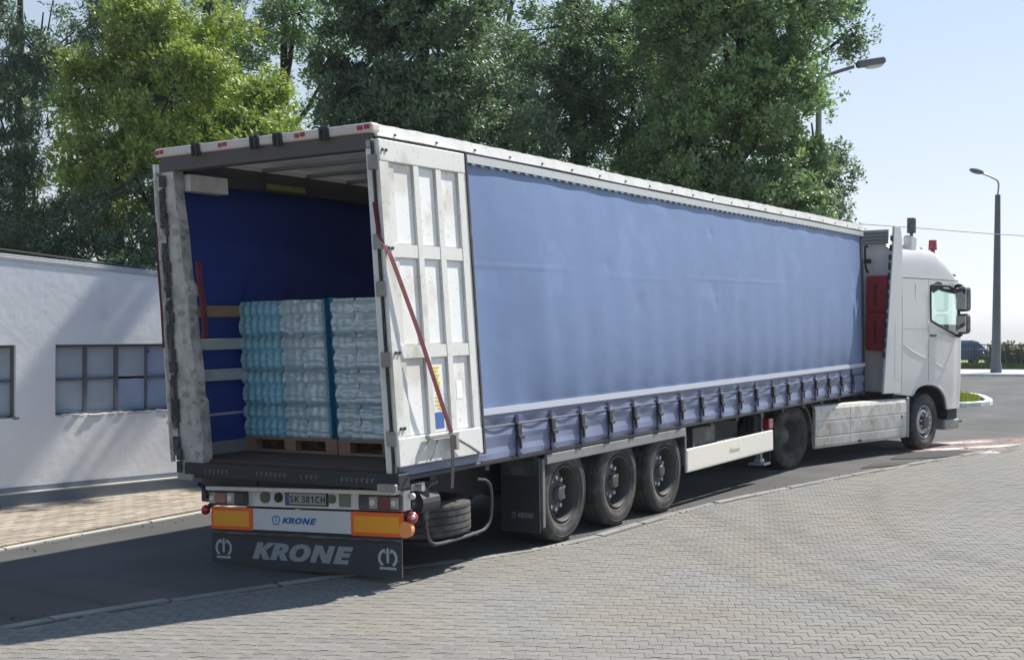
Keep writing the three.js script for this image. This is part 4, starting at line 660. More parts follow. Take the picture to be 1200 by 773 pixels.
  for (const [a, b] of [[-1.0, -0.47], [0.702, 1.268]]) {
    const o = part(trailer, 'reflector_board', WT(U(RB(a, b, 0.555, 0.765, S0 + 0.015, S0 + 0.04, 0.004))), M.orangeRed);
    part(o, 'reflector_field', WT(U(RB(a + 0.035, b - 0.035, 0.588, 0.733, S0 + 0.009, S0 + 0.0148, 0.002))), M.orange);
  }
  part(trailer, 'side_marker', WT(U(merge([cyl(0.07, 0.07, 0.045, 1.30, 0.625, -S0 - 0.03, 'z', 18)]))), M.lampAmber);
  part(trailer, 'beam_underside', WT(U(B(-1.0, 1.25, 0.535, 0.558, S0 + 0.02, S0 + 0.09))), M.dark);
  const flapTex = canvasTex(2048, 320, (x, w, h) => {
    x.fillStyle = '#33383c'; x.fillRect(0, 0, w, h); fleck(x, w, h, 9000, ['rgba(20,22,24,0.3)', 'rgba(80,84,86,0.18)', 'rgba(110,105,95,0.10)'], 7);
    crown(x, 135, 140, 98, '#a7adae'); crown(x, 1915, 150, 98, '#a7adae');
    x.fillStyle = x.strokeStyle = '#8e9496'; x.lineWidth = 16; x.lineJoin = 'miter'; x.font = 'italic bold 236px sans-serif'; x.textBaseline = 'middle'; x.textAlign = 'center'; x.save(); x.translate(985, 152); x.scale(1.34, 0.92); x.fillText('KRONE', 0, 0); x.strokeText('KRONE', 0, 0); x.restore();
    fleck(x, w, h, 2600, ['rgba(40,44,46,0.35)', 'rgba(60,60,58,0.25)'], 8);
  });
  const fl = part(trailer, 'mud_flap', WT(U(merge([bx(2.25, 0.325, 0.012, 0.125, 0.372, -S0 - 0.03, 14, 4, 1), RB(-1.0, 1.26, 0.515, 0.54, S0 + 0.0, S0 + 0.03, 0.006)]))), M.plasticBlack, { label: 'long black rear mud flap with grey lettering' });
  part(fl, 'flap_print', facePlane(-0.995, 1.245, 0.215, 0.51, S0 + 0.0205), std({ map: flapTex, roughness: 0.6 }));
  for (const s of [1, -1]) {
    const X = s > 0 ? 1.33 : -1.07;
    part(trailer, 'marker_arm', W(U(tube(s > 0 ? [V(1.2, 0.80, -0.35), V(1.27, 0.76, -0.25), V(X, 0.73, -0.2)] : [V(-0.98, 0.72, -0.22), V(-1.04, 0.70, -0.18), V(X, 0.66, -0.16)], 0.022, 8, 8))), M.dark);
    part(trailer, 'marker_lamp', W(U((() => { const g = new THREE.SphereGeometry(s > 0 ? 0.05 : 0.045, 16, 12); g.scale(0.9, 1.05, 1.1); g.translate(s > 0 ? 1.335 : -1.075, s > 0 ? 0.725 : 0.655, s > 0 ? -0.2 : -0.15); return g; })())), M.lampRed);
  }
  part(trailer, 'marker_arm', W(U(tube([V(-0.98, 0.79, -0.08), V(-1.05, 0.87, -0.1), V(-1.11, 0.91, -0.09)], 0.018, 6, 8))), M.dark);
  part(trailer, 'white_marker', W(U((() => { const g = new THREE.SphereGeometry(0.03, 14, 10); g.translate(1.30, 0.90, -0.25); return g; })())), M.lampClear);
  part(trailer, 'white_marker', W(U((() => { const g = new THREE.SphereGeometry(0.022, 14, 10); g.translate(1.36, 0.735, -0.17); return g; })())), M.lampClear);
}
{ // chassis
  tp('chassis_rail', [B(-0.6, -0.46, 0.62, 1.06, 0.2, 9.4), B(-0.6, -0.46, 0.9, 1.06, 9.4, 13.3)], M.darkSteel);
  tp('chassis_rail', [B(0.46, 0.6, 0.62, 1.06, 0.2, 9.4), B(0.46, 0.6, 0.9, 1.06, 9.4, 13.3)], M.darkSteel);
  for (let S = 0.6; S < 13.4; S += 0.9) tp('cross_member', B(-1.24, 1.24, 0.985, 1.095, S, S + 0.07), M.darkSteel);
  for (const s of [1, -1]) tp('side_rail', s > 0 ? [RB(1.235, 1.315, 1.045, 1.085, 0.14, 13.55, 0.012), B(1.30, 1.318, 1.06, 1.093, 1.32, 13.5)] : [RB(-1.3, -1.235, 1.0, 1.085, 0.14, 13.55, 0.012)], M.darkSteel);
  for (const X of [-0.85, 0.9]) { const lg = tp('landing_leg', [B(X - 0.055, X + 0.055, 0.42, 1.02, 9.45, 9.57), B(X - 0.035, X + 0.035, 0.24, 0.45, 9.47, 9.55)], M.greySteel); part(lg, 'foot', W(U(merge([RB(X - 0.13, X + 0.13, 0.20, 0.235, 9.38, 9.64, 0.01), RB(X - 0.06, X + 0.06, 0.235, 0.29, 9.44, 9.58, 0.02)]))), M.galv); }
  tp('leg_brace', [B(-0.8, 0.85, 0.62, 0.68, 9.48, 9.54)], M.darkSteel);
  tp('air_tank', [cyl(0.16, 0.16, 0.9, 0.3, 0.72, -7.6, 'x', 18), cyl(0.14, 0.14, 0.8, 0.3, 0.74, -8.3, 'x', 18)], M.darkSteel);
  tp('red_extinguisher_box', [RB(1.02, 1.2, 0.76, 0.92, 9.15, 9.33, 0.02)], M.lampRed);
  tp('tool_box', [RB(0.72, 1.18, 0.68, 1.0, 6.5, 7.2, 0.03)], M.plasticBlack);
  // side guard boards
  const gtex = canvasTex(1024, 128, (x, w, h) => { x.fillStyle = '#dcd8cd'; x.fillRect(0, 0, w, h); fleck(x, w, h, 1500, ['rgba(120,110,90,0.10)', 'rgba(255,255,250,0.2)'], 9); x.strokeStyle = '#98968f'; x.lineWidth = 5; x.beginPath(); for (let i = 0; i < 9; i++) { const px = 470 + i * 13; x.moveTo(px, 84); x.bezierCurveTo(px + 3, 50, px + 14, 52, px + 8, 84); } x.moveTo(462, 80); x.bezierCurveTo(470, 40, 500, 40, 492, 62); x.stroke(); });
  const gb = tp('side_guard', [RB(1.255, 1.29, 0.475, 0.765, 6.03, 9.06, 0.008)], M.sideBoard, { label: 'cream white side guard board between the axles' });
  { const g = new THREE.PlaneGeometry(2.99, 0.25, 8, 1); g.rotateY(Math.PI / 2); g.translate(1.2925, 0.62, -7.545); part(gb, 'guard_print', W(g), std({ map: gtex, roughness: 0.5 })); }
  for (const S of [6.3, 8.7]) tp('guard_bracket', [B(1.2, 1.25, 0.48, 1.0, S, S + 0.06)], M.darkSteel);
  tp('side_guard', [RB(-1.29, -1.255, 0.475, 0.765, 6.03, 9.06, 0.008)], M.sideBoard);
  // spare wheel in its carrier and the bent tube round it
  const sp = new THREE.Group(); sp.name = 'spare_wheel'; trailer.add(sp);
  const sg = tyreGeo(0.5, 0.33); sg.rotateZ(Math.PI / 2); const spc = [0.80, 0.605, -1.0]; sg.translate(...spc); part(sp, 'tyre', W(sg), M.rubber);
  part(sp, 'rim', W(U(cyl(0.28, 0.28, 0.2, ...spc, 'y', 24))), M.rimDark);
  const hx = 1.27, hoopMat = std({ color: col(0.07, 0.072, 0.075), roughness: 0.5, metalness: 0.3 }); tp('spare_carrier', [tube([V(hx, 0.98, -0.66), V(hx, 0.95, -0.52), V(hx, 0.84, -0.48), V(hx, 0.58, -0.49), V(hx, 0.46, -0.55), V(hx, 0.42, -0.72), V(hx, 0.43, -1.3), V(hx, 0.46, -1.46), V(hx, 0.56, -1.54), V(hx, 0.78, -1.55), V(hx, 0.89, -1.48), V(hx, 0.93, -1.30)], 0.016, 80, 8), B(0.2, 1.26, 0.40, 0.43, 0.62, 0.66), B(0.2, 1.26, 0.40, 0.43, 1.3, 1.34)], hoopMat);
  tp('brake_cylinder', [cyl(0.11, 0.11, 0.26, 1.22, 0.82, -0.5, 'z', 16), cyl(0.055, 0.06, 0.10, 1.22, 0.82, -0.33, 'z', 12), RB(1.16, 1.30, 0.66, 0.95, 0.42, 0.5, 0.02)], M.darkSteel);
  tp('coupling_valve', [RB(1.12, 1.26, 0.93, 1.0, 0.3, 0.5, 0.015), cyl(0.03, 0.03, 0.08, 1.3, 0.96, -0.36, 'x', 12)], M.galv);
  tp('rear_cross_beam', [B(-1.2, 1.2, 0.72, 0.98, 0.22, 0.34)], M.darkSteel);
}
function tyreGeo(R, w) { // axis along x, outer face at +w/2
  const h = w / 2, ri = 0.292, p = [[ri, -h * 0.72], [ri + 0.03, -h * 0.92], [R - 0.12, -h * 1.0], [R - 0.045, -h * 0.95], [R - 0.012, -h * 0.86], [R - 0.002, -h * 0.76]];
  const gr = [-0.56, -0.2, 0.2, 0.56]; for (const q of gr) p.push([R, h * (q - 0.05)], [R - 0.014, h * (q - 0.035)], [R - 0.014, h * (q + 0.035)], [R, h * (q + 0.05)]);
  p.push([R - 0.002, h * 0.76], [R - 0.012, h * 0.86], [R - 0.045, h * 0.95], [R - 0.06, h * 0.975], [R - 0.064, h * 0.955], [R - 0.12, h * 1.0], [ri + 0.075, h * 0.985], [ri + 0.07, h * 0.965], [ri + 0.03, h * 0.92], [ri, h * 0.72]);
  const g = new THREE.LatheGeometry(p.map(([r, y]) => new THREE.Vector2(r, y)), 56); g.rotateZ(-Math.PI / 2); return toCreasedNormals(U(g), 0.5);
}
function lathe(p, seg = 40) { const g = new THREE.LatheGeometry(p.map(([r, y]) => new THREE.Vector2(r, y)), seg); g.rotateZ(-Math.PI / 2); return toCreasedNormals(U(g), 0.6); }
const discMat = std({ map: T.dirtyWhite, color: col(0.30, 0.30, 0.31), roughness: 0.5, metalness: 0.35 });
const dirtyRim = std({ map: T.dirtyWhite, color: col(0.12, 0.12, 0.125), roughness: 0.5, metalness: 0.4 });
function trailerWheel(parent, x, s, side) {
  const w = new THREE.Group(); w.name = numbered('wheel'); w.position.set(x, 0.5, -s); if (side < 0) w.rotation.y = Math.PI; parent.add(w); w.rotation.x = rr(0, 6);
  part(w, 'tyre', tyreGeo(0.5, 0.38), M.rubber);
  part(w, 'rim', lathe([[0.296, 0.165], [0.284, 0.172], [0.276, 0.15], [0.268, 0.05], [0.262, 0.012]]), dirtyRim);
  part(w, 'wheel_disc', lathe([[0.264, 0.012], [0.235, 0.004], [0.13, 0.02], [0.125, 0.03]]), discMat);
  const holes = [], spots = []; for (let i = 0; i < 10; i++) { const a = i * Math.PI / 5; const g = cyl(0.036, 0.036, 0.03, 0.0, 0, 0, 'x', 14); g.translate(0.002, 0.212 * Math.cos(a), 0.215 * Math.sin(a)); holes.push(g); }
  part(w, 'hand_holes', holes, M.dark);
  part(w, 'hub', lathe([[0.125, 0.02], [0.12, 0.06], [0.085, 0.08], [0.078, 0.13], [0.066, 0.145], [0.0, 0.15]]), std({ map: T.dirtyWhite, color: col(0.14, 0.14, 0.145), roughness: 0.6, metalness: 0.3 }));
  const nuts = []; for (let i = 0; i < 10; i++) { const a = (i + 0.5) * Math.PI / 5; const g = cyl(0.024, 0.027, 0.07, 0, 0, 0, 'x', 6); g.translate(0.05, 0.165 * Math.cos(a), 0.17 * Math.sin(a)); nuts.push(g); }
  for (const g of nuts) part(w, 'wheel_nut', U(g), M.nut);
  return w;
}
for (let i = 0; i < 3; i++) { const s = 2.958 + 1.2338 * i; for (const side of [1, -1]) trailerWheel(trailer, side * (1.267 - 0.19), s, side); part(trailer, 'axle', cyl(0.065, 0.065, 1.9, 0, 0.5, -s, 'x', 14), M.darkSteel); for (const side of [1, -1]) part(trailer, 'air_spring', [cyl(0.14, 0.12, 0.3, side * 0.52, 0.72, -s - 0.35, 'y', 16), bx(0.09, 0.08, 0.8, side * 0.52, 0.52, -s - 0.1)], M.dark); }
{ // mudguards and flaps
  for (const s of [1, -1]) {
    const X0 = s > 0 ? 0.88 : -1.28, X1 = s > 0 ? 1.285 : -0.88;
    const pr = [[2.50, 0.42], [2.53, 0.42], [2.535, 0.96], [2.62, 0.995], [5.86, 1.0], [5.955, 0.96], [5.99, 0.56], [6.02, 0.56], [5.985, 0.985], [5.89, 1.03], [2.6, 1.025], [2.505, 0.985]];
    const g = new THREE.ExtrudeGeometry(shapeOf(pr), { depth: X1 - X0, bevelEnabled: false }); g.rotateY(Math.PI / 2); g.translate(X0, 0, 0);
    const gm = part(trailer, 'mudguard', W(U(g)), M.plasticBlack);
    part(gm, 'guard_edge', W(U(merge([s > 0 ? RB(1.278, 1.318, 0.94, 1.042, 2.53, 5.95, 0.008) : RB(-1.318, -1.278, 0.94, 1.042, 2.53, 5.95, 0.008)]))), std({ map: T.dirtyWhite, color: col(0.30, 0.31, 0.32), roughness: 0.6 }));
    if (s > 0) { part(gm, 'guard_leg', W(U(merge([RB(1.262, 1.295, 0.30, 1.0, 2.475, 2.525, 0.006), RB(1.262, 1.295, 0.56, 0.97, 5.97, 6.01, 0.006)]))), std({ map: T.dirtyWhite, color: col(0.24, 0.25, 0.26), roughness: 0.6 })); }
    const ft = canvasTex(256, 256, (x, w, h) => { x.fillStyle = '#2c3034'; x.fillRect(0, 0, w, h); fleck(x, w, h, 900, ['rgba(15,16,18,0.3)', 'rgba(80,80,78,0.16)'], 5); x.fillStyle = '#8b8f90'; x.font = 'italic bold 32px sans-serif'; x.fillText('KRONE', 108, 196); crown(x, 84, 184, 14, '#777b7c'); });
    const fp = part(trailer, 'mud_flap', W(U(bx(0.46, 0.60, 0.012, s * 1.05, 0.555, -2.44, 4, 6, 1))), M.plasticBlack);
    { const q = new THREE.PlaneGeometry(0.45, 0.58); q.translate(s * 1.05, 0.555, -2.4315); part(fp, 'flap_print', W(q), std({ map: ft, roughness: 0.65 })); }
    part(trailer, 'flap_plate', W(U(bx(0.46, 0.18, 0.02, s * 1.05, 0.92, -2.44))), M.plasticBlack);
  }
}

// ------------------------------------------------------------------ pallets with shrink-wrapped bottles in the trailer
const trQ = new THREE.Matrix4().makeRotationY(-TR_YAW).setPosition(TR_O);
function cargo(name, X, Y, S) { const p0 = warpPt(X, Y, S), g = base(name, p0.clone().applyMatrix4(trQ).toArray(), -TR_YAW); g.userData.off = 0; delete g.userData.off; return [g, (geo) => { geo = W(U(geo)); geo.translate(-p0.x, -p0.y, -p0.z); return geo; }, p0]; }
const LS = 0.86, FL = 1.148;
{
  const X0 = -1.235, [p, f] = cargo('pallet', X0 + 0.6, FL, LS + 0.4); tag(p, 'wooden pallet under the blue tinted bottle stack at the left', 'pallet', 'pallets on the trailer floor');
  const y = FL; const bw = [0.145, 0.10, 0.145, 0.10, 0.145], gap = (0.8 - 0.635) / 4; let s = LS;
  for (const w of [0.10, 0.145, 0.10]) { const k = { 0: 0 }[0]; }
  [[0, 0.1], [0.3275, 0.145], [0.7, 0.1]].forEach(([a, w]) => part(p, 'bottom_board', f(RB(X0, X0 + 1.2, y, y + 0.022, LS + a, LS + a + w, 0.003)), M.wood));
  for (const bx0 of [0, 0.5275, 1.055]) for (const [a, w] of [[0, 0.1], [0.3275, 0.145], [0.7, 0.1]]) part(p, 'block', f(RB(X0 + bx0, X0 + bx0 + 0.145, y + 0.0225, y + 0.1, LS + a + 0.003, LS + a + w - 0.003, 0.004)), M.wood);
  for (const bx0 of [0, 0.5275, 1.055]) part(p, 'stringer', f(RB(X0 + bx0, X0 + bx0 + 0.145, y + 0.1005, y + 0.122, LS, LS + 0.8, 0.003)), M.wood);
  for (const w of bw) { part(p, 'deck_board', f(RB(X0, X0 + 1.2, y + 0.1225, y + 0.144, s, s + w, 0.003)), M.wood); s += w + gap; }
  const p2 = p.clone(); p2.name = 'pallet_001'; scene.add(p2); p2.userData.label = 'wooden pallet under the silvery bottle stack behind the right rear post';
  const d = warpPt(X0 + 0.6 + 1.215, FL, LS + 0.4).applyMatrix4(trQ).sub(warpPt(X0 + 0.6, FL, LS + 0.4).applyMatrix4(trQ)); p2.position.add(d);
}
{
  const bh = 0.325, lay = 0.338, br = 0.0445, y0 = FL + 0.148;
  const bottleProfile = [[0.001, 0], [br * 0.92, 0.0], [br, 0.015], [br, 0.10], [br * 0.82, 0.125], [br * 0.74, 0.15], [br * 0.82, 0.172], [br, 0.19], [br, 0.225], [br * 0.8, 0.265], [br * 0.36, 0.298], [br * 0.33, 0.322], [0.001, 0.325]];
  const bottleAt = (X, Y, S) => { const g = new THREE.LatheGeometry(bottleProfile.map(q => new THREE.Vector2(...q)), 10); g.translate(X, Y, -S); return g; };
  const build = (X0, width, label, blueHalf) => {
    const [g, f] = cargo('bottle_stack', X0 + width / 2, FL, LS + 0.4); tag(g, label, 'bottle stack', 'shrink wrapped bottle stacks on pallets');
    const ncol = 4, pw = width / ncol, bpitch = pw / 3;
    for (let L = 0; L < 4; L++) for (let c = 0; c < ncol; c++) {
      const milkyPack = !(blueHalf && c < 2), px = X0 + c * pw, py = y0 + L * lay, pack = new THREE.Group(); pack.name = numbered('water_pack'); g.add(pack);
      for (let i = 0; i < 3; i++) for (let j = 0; j < 2; j++) part(pack, 'bottle', f(bottleAt(px + bpitch * (i + 0.5), py, LS + 0.090 + 0.090 * j)), blueHalf && c < 2 ? M.bottle : M.clearBottle);
      // film pulled tight over the pack: sags between shoulder and foot, with pulled wrinkles
      const nx = 26, ny = 22, gg = new THREE.BoxGeometry(pw - 0.004, 0.336, 0.225, nx, ny, 8), p = gg.attributes.position; const sd = L * 7 + c * 3 + (blueHalf ? 50 : 0);
      for (let i = 0; i < p.count; i++) {
        const x = p.getX(i), y = p.getY(i), z = p.getZ(i), v = y / 0.336 + 0.5; const waist = -0.026 * Math.exp(-(((v - 0.50) / 0.07) ** 2)) - 0.034 * sstep(0.80, 1.0, v) - 0.016 * sstep(0.12, 0.0, v) - 0.006 * sstep(0.1, 0, v);
        const milky = !(blueHalf && c < 2); const tuck = !milky ? 0.009 * Math.cos((x / bpitch) * 2 * Math.PI + Math.PI) : 0.002 * Math.cos((x / bpitch) * 2 * Math.PI + Math.PI);
        const wr = (milky ? 1.6 : 1) * 0.012 * (fbm((x + 2 + c) * 0.7, (y + 2 + L) * 2.2, 9, 3, 400 + sd) - 0.5) + 0.006 * Math.sin(y * 95 + 6 * fbm(x + 3, y + 4, 6, 2, sd));
        const nz = Math.sign(z) * (z > 0.1 ? 1 : 0); p.setZ(i, z + nz * (waist + tuck + wr)); p.setX(i, x + (Math.abs(x) > pw / 2 - 0.01 ? Math.sign(x) * waist * 0.5 : 0)); if (v > 0.99) p.setY(i, y - 0.006 + 0.008 * fbm(x + 5, z + 5, 9, 2, 9 + sd));
      }
      gg.translate(px + pw / 2, py + 0.166, -(LS + 0.1125)); part(pack, 'film', f(gg), blueHalf && c < 2 ? M.film : M.milkyFilm);
    }
    // the rest of the stack behind the first packs
    const gs = f(bottleAt(X0 + bpitch / 2, y0, LS + 0.285)); const list = [];
    for (let L = 0; L < 4; L++) for (let i = 0; i < 12; i++) for (let j = 0; j < 6; j++) if (L === 3 || j < 2 || i === 0 || i === 11) list.push([i * bpitch, L * lay, j * 0.092]);
    const im = new THREE.InstancedMesh(gs, M.bottle, list.length); im.name = numbered('bottle_rows'); im.userData.kind = 'stuff'; const b0 = warpPt(X0 + bpitch / 2, y0, LS + 0.285), m4 = new THREE.Matrix4();
    list.forEach(([a, b, c], i) => { const q = warpPt(X0 + bpitch / 2 + a, y0 + b, LS + 0.285 + c).sub(b0); m4.makeTranslation(q.x, q.y, q.z); im.setMatrixAt(i, m4); }); g.add(im);
    for (let L = 1; L < 4; L++) part(g, 'layer_pad', f(B(X0 + 0.005, X0 + width - 0.005, y0 + L * lay - 0.009, y0 + L * lay - 0.004, LS + 0.01, LS + 0.78)), std({ color: col(0.22, 0.42, 0.50), roughness: 0.7 }));
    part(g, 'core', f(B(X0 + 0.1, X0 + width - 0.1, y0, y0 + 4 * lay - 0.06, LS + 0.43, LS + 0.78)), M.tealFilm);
    return [g, f];
  };
  const [g1, f1] = build(-1.215, 1.09, 'stack of shrink wrapped bottles with blue tinted left half', true);
  part(g1, 'side_film', f1(bx(0.006, 1.35, 0.72, -0.118, y0 + 0.68, -(LS + 0.40), 1, 12, 6)), M.tealFilm);
  part(g1, 'edge_film', f1(B(-0.112, -0.03, y0, y0 + 1.36, LS + 0.10, LS + 0.108)), M.tealFilm);
  build(-0.012, 1.12, 'silvery stack of shrink wrapped bottles partly behind the folded right door post', false);
}

// ------------------------------------------------------------------ tractor unit
const TC_YAW = 0.7714, KP = V(TR_O.x + Math.sin(TR_YAW) * 12, 0, TR_O.z - Math.cos(TR_YAW) * 12);
const truck = base('tractor_unit', [KP.x, 0, KP.z], -TC_YAW);
tag(truck, 'white high roofed lorry tractor coupled to the blue trailer', 'lorry');
const sz = S => -(S - 12);
const shift = g => { g = Array.isArray(g) ? merge(g) : prep(g); g.translate(0, 0, 12); return g; };
const kp = (name, g, mat, opt, par = truck) => part(par, name, U(shift(g)), mat, opt);
{
  // cab shell: stations along S, half sections from the sill round to the roof centre
  const SILL = [[14.25, 1.06], [14.93, 1.0], [14.965, 1.03], [15.02, 1.09], [15.12, 1.14], [15.3, 1.18], [15.5, 1.19], [15.75, 1.17], [15.98, 1.11], [16.13, 1.02], [16.24, 0.9], [16.30, 0.74], [16.315, 0.70], [17.1, 0.70]];
  const ROOF = [[14.25, 3.97], [14.8, 3.97], [15.4, 3.92], [15.9, 3.83], [16.25, 3.70], [16.45, 3.56], [16.6, 3.41], [16.7, 3.26], [16.78, 3.07], [16.84, 2.86], [16.93, 2.5], [17.0, 2.2], [17.04, 1.95], [17.075, 1.5], [17.08, 1.2]];
  const EDGE = [[14.25, 3.58], [15.3, 3.63], [15.87, 3.61], [16.2, 3.48], [16.45, 3.33], [16.6, 3.2], [16.7, 3.1], [16.78, 2.99]];
  const YS = 3.118;
  const hw = S => 1.245 - 0.02 * sstep(16.5, 16.8, S) - 0.24 * Math.pow(clamp((S - 16.84) / 0.25, 0, 1), 2.4);
  const st = new Set(); for (let S = 14.25; S <= 16.5; S += 0.05) st.add(+S.toFixed(3)); for (let S = 16.5; S <= 17.08; S += 0.02) st.add(+S.toFixed(3));
  [15.515, 15.528, 14.50, 14.512, 14.93, 14.965, 16.30, 16.315, 15.56, 16.66].forEach(s => st.add(s)); const ST = [...st].sort((a, b) => a - b);
  const ysl = new Set(); for (let y = 0.70; y <= 3.10; y += 0.06) ysl.add(+y.toFixed(3)); [3.105, 3.118, 1.33, 1.342].forEach(y => ysl.add(y)); const YL = [...ysl].sort((a, b) => a - b);
  const NR = 14;
  const ringAt = S => {
    const b = interp(SILL, S), r = interp(ROOF, S), w = hw(S), out = [];
    for (const y of YL) { const yy = clamp(y, b, r - 0.001); const tuck = 0.02 * sstep(1.4, 0.75, yy) + 0.012 * sstep(2.2, 3.1, yy); out.push([w - tuck, yy]); }
    const yc = Math.min(YS, r - 0.001), ye = clamp(interp(EDGE, S), yc, r - 0.004), d = ye - yc;
    const sec = new THREE.CatmullRomCurve3([V(w - 0.014, yc, 0), V(w - 0.016, yc + d * 0.35, 0), V(w - 0.03, yc + d * 0.75, 0), V(w - 0.085, ye, 0), V(w - 0.2, lerp(ye, r, 0.22), 0), V(w * 0.55, lerp(ye, r, 0.72), 0), V(0, r, 0)], false, 'centripetal');
    for (let i = 1; i <= NR; i++) { const q = sec.getPoint(i / NR); out.push([i === NR ? 0 : Math.max(0, q.x), q.y]); }
    return out;
  };
  const rings = ST.map(ringAt), nY = YL.length, nP = rings[0].length;
  const winPoly = [[15.60, 2.36], [15.60, 3.0], [16.34, 3.0], [16.70, 2.93], [16.80, 2.6], [16.80, 2.13], [16.6, 2.10], [16.0, 2.25]];
  const inWin = (S, y) => inPoly(S, y, winPoly);
  const pos = []; const P = (i, j, sd) => V(rings[i][j][0] * sd, rings[i][j][1], sz(ST[i]));
  const tri = (a, b, c) => { pos.push(a.x, a.y, a.z, b.x, b.y, b.z, c.x, c.y, c.z); };
  for (const sd of [1, -1]) for (let i = 0; i < ST.length - 1; i++) for (let j = 0; j < nP - 1; j++) {
    const Sm = (ST[i] + ST[i + 1]) / 2, ym = (rings[i][j][1] + rings[i][j + 1][1] + rings[i + 1][j][1] + rings[i + 1][j + 1][1]) / 4;
    if (j < nY - 1) { if (inWin(Sm, ym)) continue; if (Sm > 15.515 && Sm < 15.528 && ym > 1.25 && ym < 3.1) continue; if (ym > 3.104 && ym < 3.118 && Sm > 14.5) continue; if (Sm > 14.50 && Sm < 14.512) continue; }
    else if (Sm > 16.79 && Sm < 16.99) continue; // windscreen opening
    const a = P(i, j, sd), b = P(i + 1, j, sd), c = P(i + 1, j + 1, sd), d = P(i, j + 1, sd);
    if (sd > 0) { tri(a, b, c); tri(a, c, d); } else { tri(a, c, b); tri(a, d, c); }
  }
  { const i = ST.length - 1, cy = 1.0, c0 = V(0, 1.1, sz(ST[i] + 0.03)); for (const sd of [1, -1]) for (let j = 0; j < nP - 1; j++) { const a = P(i, j, sd), b = P(i, j + 1, sd); sd > 0 ? tri(a, c0, b) : tri(a, b, c0); } const q = [P(i, 0, 1), P(i, 0, -1)]; tri(q[0], q[1], c0); }
  let shell = new THREE.BufferGeometry(); shell.setAttribute('position', new THREE.Float32BufferAttribute(pos, 3)); shell.computeVertexNormals(); shell = toCreasedNormals(shell, 0.5);
  part(truck, 'cab_shell', U(shell), M.cab);
  // inner side: back wall, floor, dark lining, seats, dash
  const BK = (x0, x1, y0, y1, s0, s1) => B(x0, x1, y0, y1, s0, s1);
  kp('rear_wall', [RB(-1.2, 1.2, 1.08, 3.62, 14.245, 14.30, 0.02), RB(-1.05, 1.05, 3.60, 3.93, 14.26, 14.29, 0.01)], M.cab);
  kp('cab_floor', [BK(-1.16, 1.16, 1.24, 1.29, 14.31, 16.9), BK(-1.18, 1.18, 1.0, 1.24, 14.3, 14.9)], M.dark);
  kp('bunk_wall', [BK(-1.19, 1.19, 1.3, 3.0, 15.36, 15.40)], std({ color: col(0.22, 0.24, 0.24), roughness: 0.9 }));
  kp('dashboard', [RB(-1.1, 1.1, 1.3, 2.12, 16.45, 16.88, 0.1)], M.seat);
  for (const x of [0.55, -0.6]) { const seat = kp('seat', [RB(x - 0.25, x + 0.25, 1.62, 1.80, 15.62, 16.15, 0.06), RB(x - 0.24, x + 0.24, 1.78, 2.46, 15.58, 15.74, 0.07), RB(x - 0.19, x + 0.19, 1.29, 1.62, 15.7, 16.05, 0.03)], M.seat); kp('headrest', [RB(x - 0.14, x + 0.14, 2.48, 2.72, 15.61, 15.72, 0.05)], M.seat, {}, seat); }
  kp('steering_wheel', (() => { const g = new THREE.TorusGeometry(0.22, 0.018, 8, 26); g.rotateX(-0.9); g.translate(-0.6, 2.12, -16.32); return g; })(), M.seat);
  // glass and its rubber frame
  for (const sd of [1, -1]) {
    const x = sd * 1.222, q = winPoly.map(([s, y]) => V(sd * (hw(s) - 0.008 - 0.012 * sstep(2.2, 3.1, y)), y, sz(s)));
    const g = ext(winPoly.map(([s, y]) => [-s, y]), 0.006); const gp = g.attributes.position; for (let i = 0; i < gp.count; i++) { const s = -gp.getX(i), y = gp.getY(i), d = gp.getZ(i); gp.setXYZ(i, sd * (hw(s) - 0.02 - 0.012 * sstep(2.2, 3.1, y) - d), y, sz(s)); } g.computeVertexNormals();
    part(truck, 'side_window', U(g), M.glass);
    part(truck, 'window_seal', tube(q, 0.028, 90, 8, true, 0.05), M.dark);
    // dark upper part of the frame with the pillar trim
    const tr = [[15.60, 2.90], [15.60, 3.0], [15.86, 3.075], [16.02, 3.06], [16.10, 2.96], [16.55, 2.95], [16.60, 2.86], [16.05, 2.90], [15.9, 2.93], [15.7, 2.86]];
    const tg = ext(tr.map(([s, y]) => [-s, y]), 0.008); const tq = tg.attributes.position; for (let i = 0; i < tq.count; i++) { const s = -tq.getX(i), y = tq.getY(i), d = tq.getZ(i); tq.setXYZ(i, sd * (hw(s) - 0.012 * sstep(2.2, 3.1, y) + 0.002 + d), y, sz(s)); } tg.computeVertexNormals();
    part(truck, 'window_trim', U(tg), M.dark);
    // A pillar mirrors: tall one above, wide angle below
    const mx = sd * 1.43;
    const mm = new THREE.Group(); mm.name = numbered('door_mirror'); truck.add(mm);
    kp('mirror_arm', [tube([V(sd * 1.17, 2.98, -16.62), V(sd * 1.32, 3.02, -16.60), V(mx, 2.96, -16.55)], 0.035, 10, 8), tube([V(sd * 1.2, 2.1, -16.66), V(sd * 1.32, 2.08, -16.62), V(mx, 2.2, -16.56)], 0.035, 10, 8)], M.dark, {}, mm);
    const hous = (y0, y1, s0, s1) => { const g = new RoundedBoxGeometry(0.20, y1 - y0 - 0.02, s1 - s0, 4, 0.07); g.rotateX(0.05); g.translate(mx, (y0 + y1) / 2, -(s0 + s1) / 2); return g; };
    kp('mirror_housing', hous(2.52, 3.01, 16.44, 16.68), M.plasticBlack, {}, mm);
    kp('mirror_housing', hous(2.10, 2.50, 16.44, 16.68), M.plasticBlack, {}, mm);
    for (const [y0, y1] of [[2.57, 2.96], [2.15, 2.45]]) kp('mirror_glass', rb(0.19, y1 - y0, 0.01, mx, (y0 + y1) / 2, -16.435, 0.004), std({ color: col(0.8, 0.8, 0.8), roughness: 0.03, metalness: 1 }), {}, mm);
  }
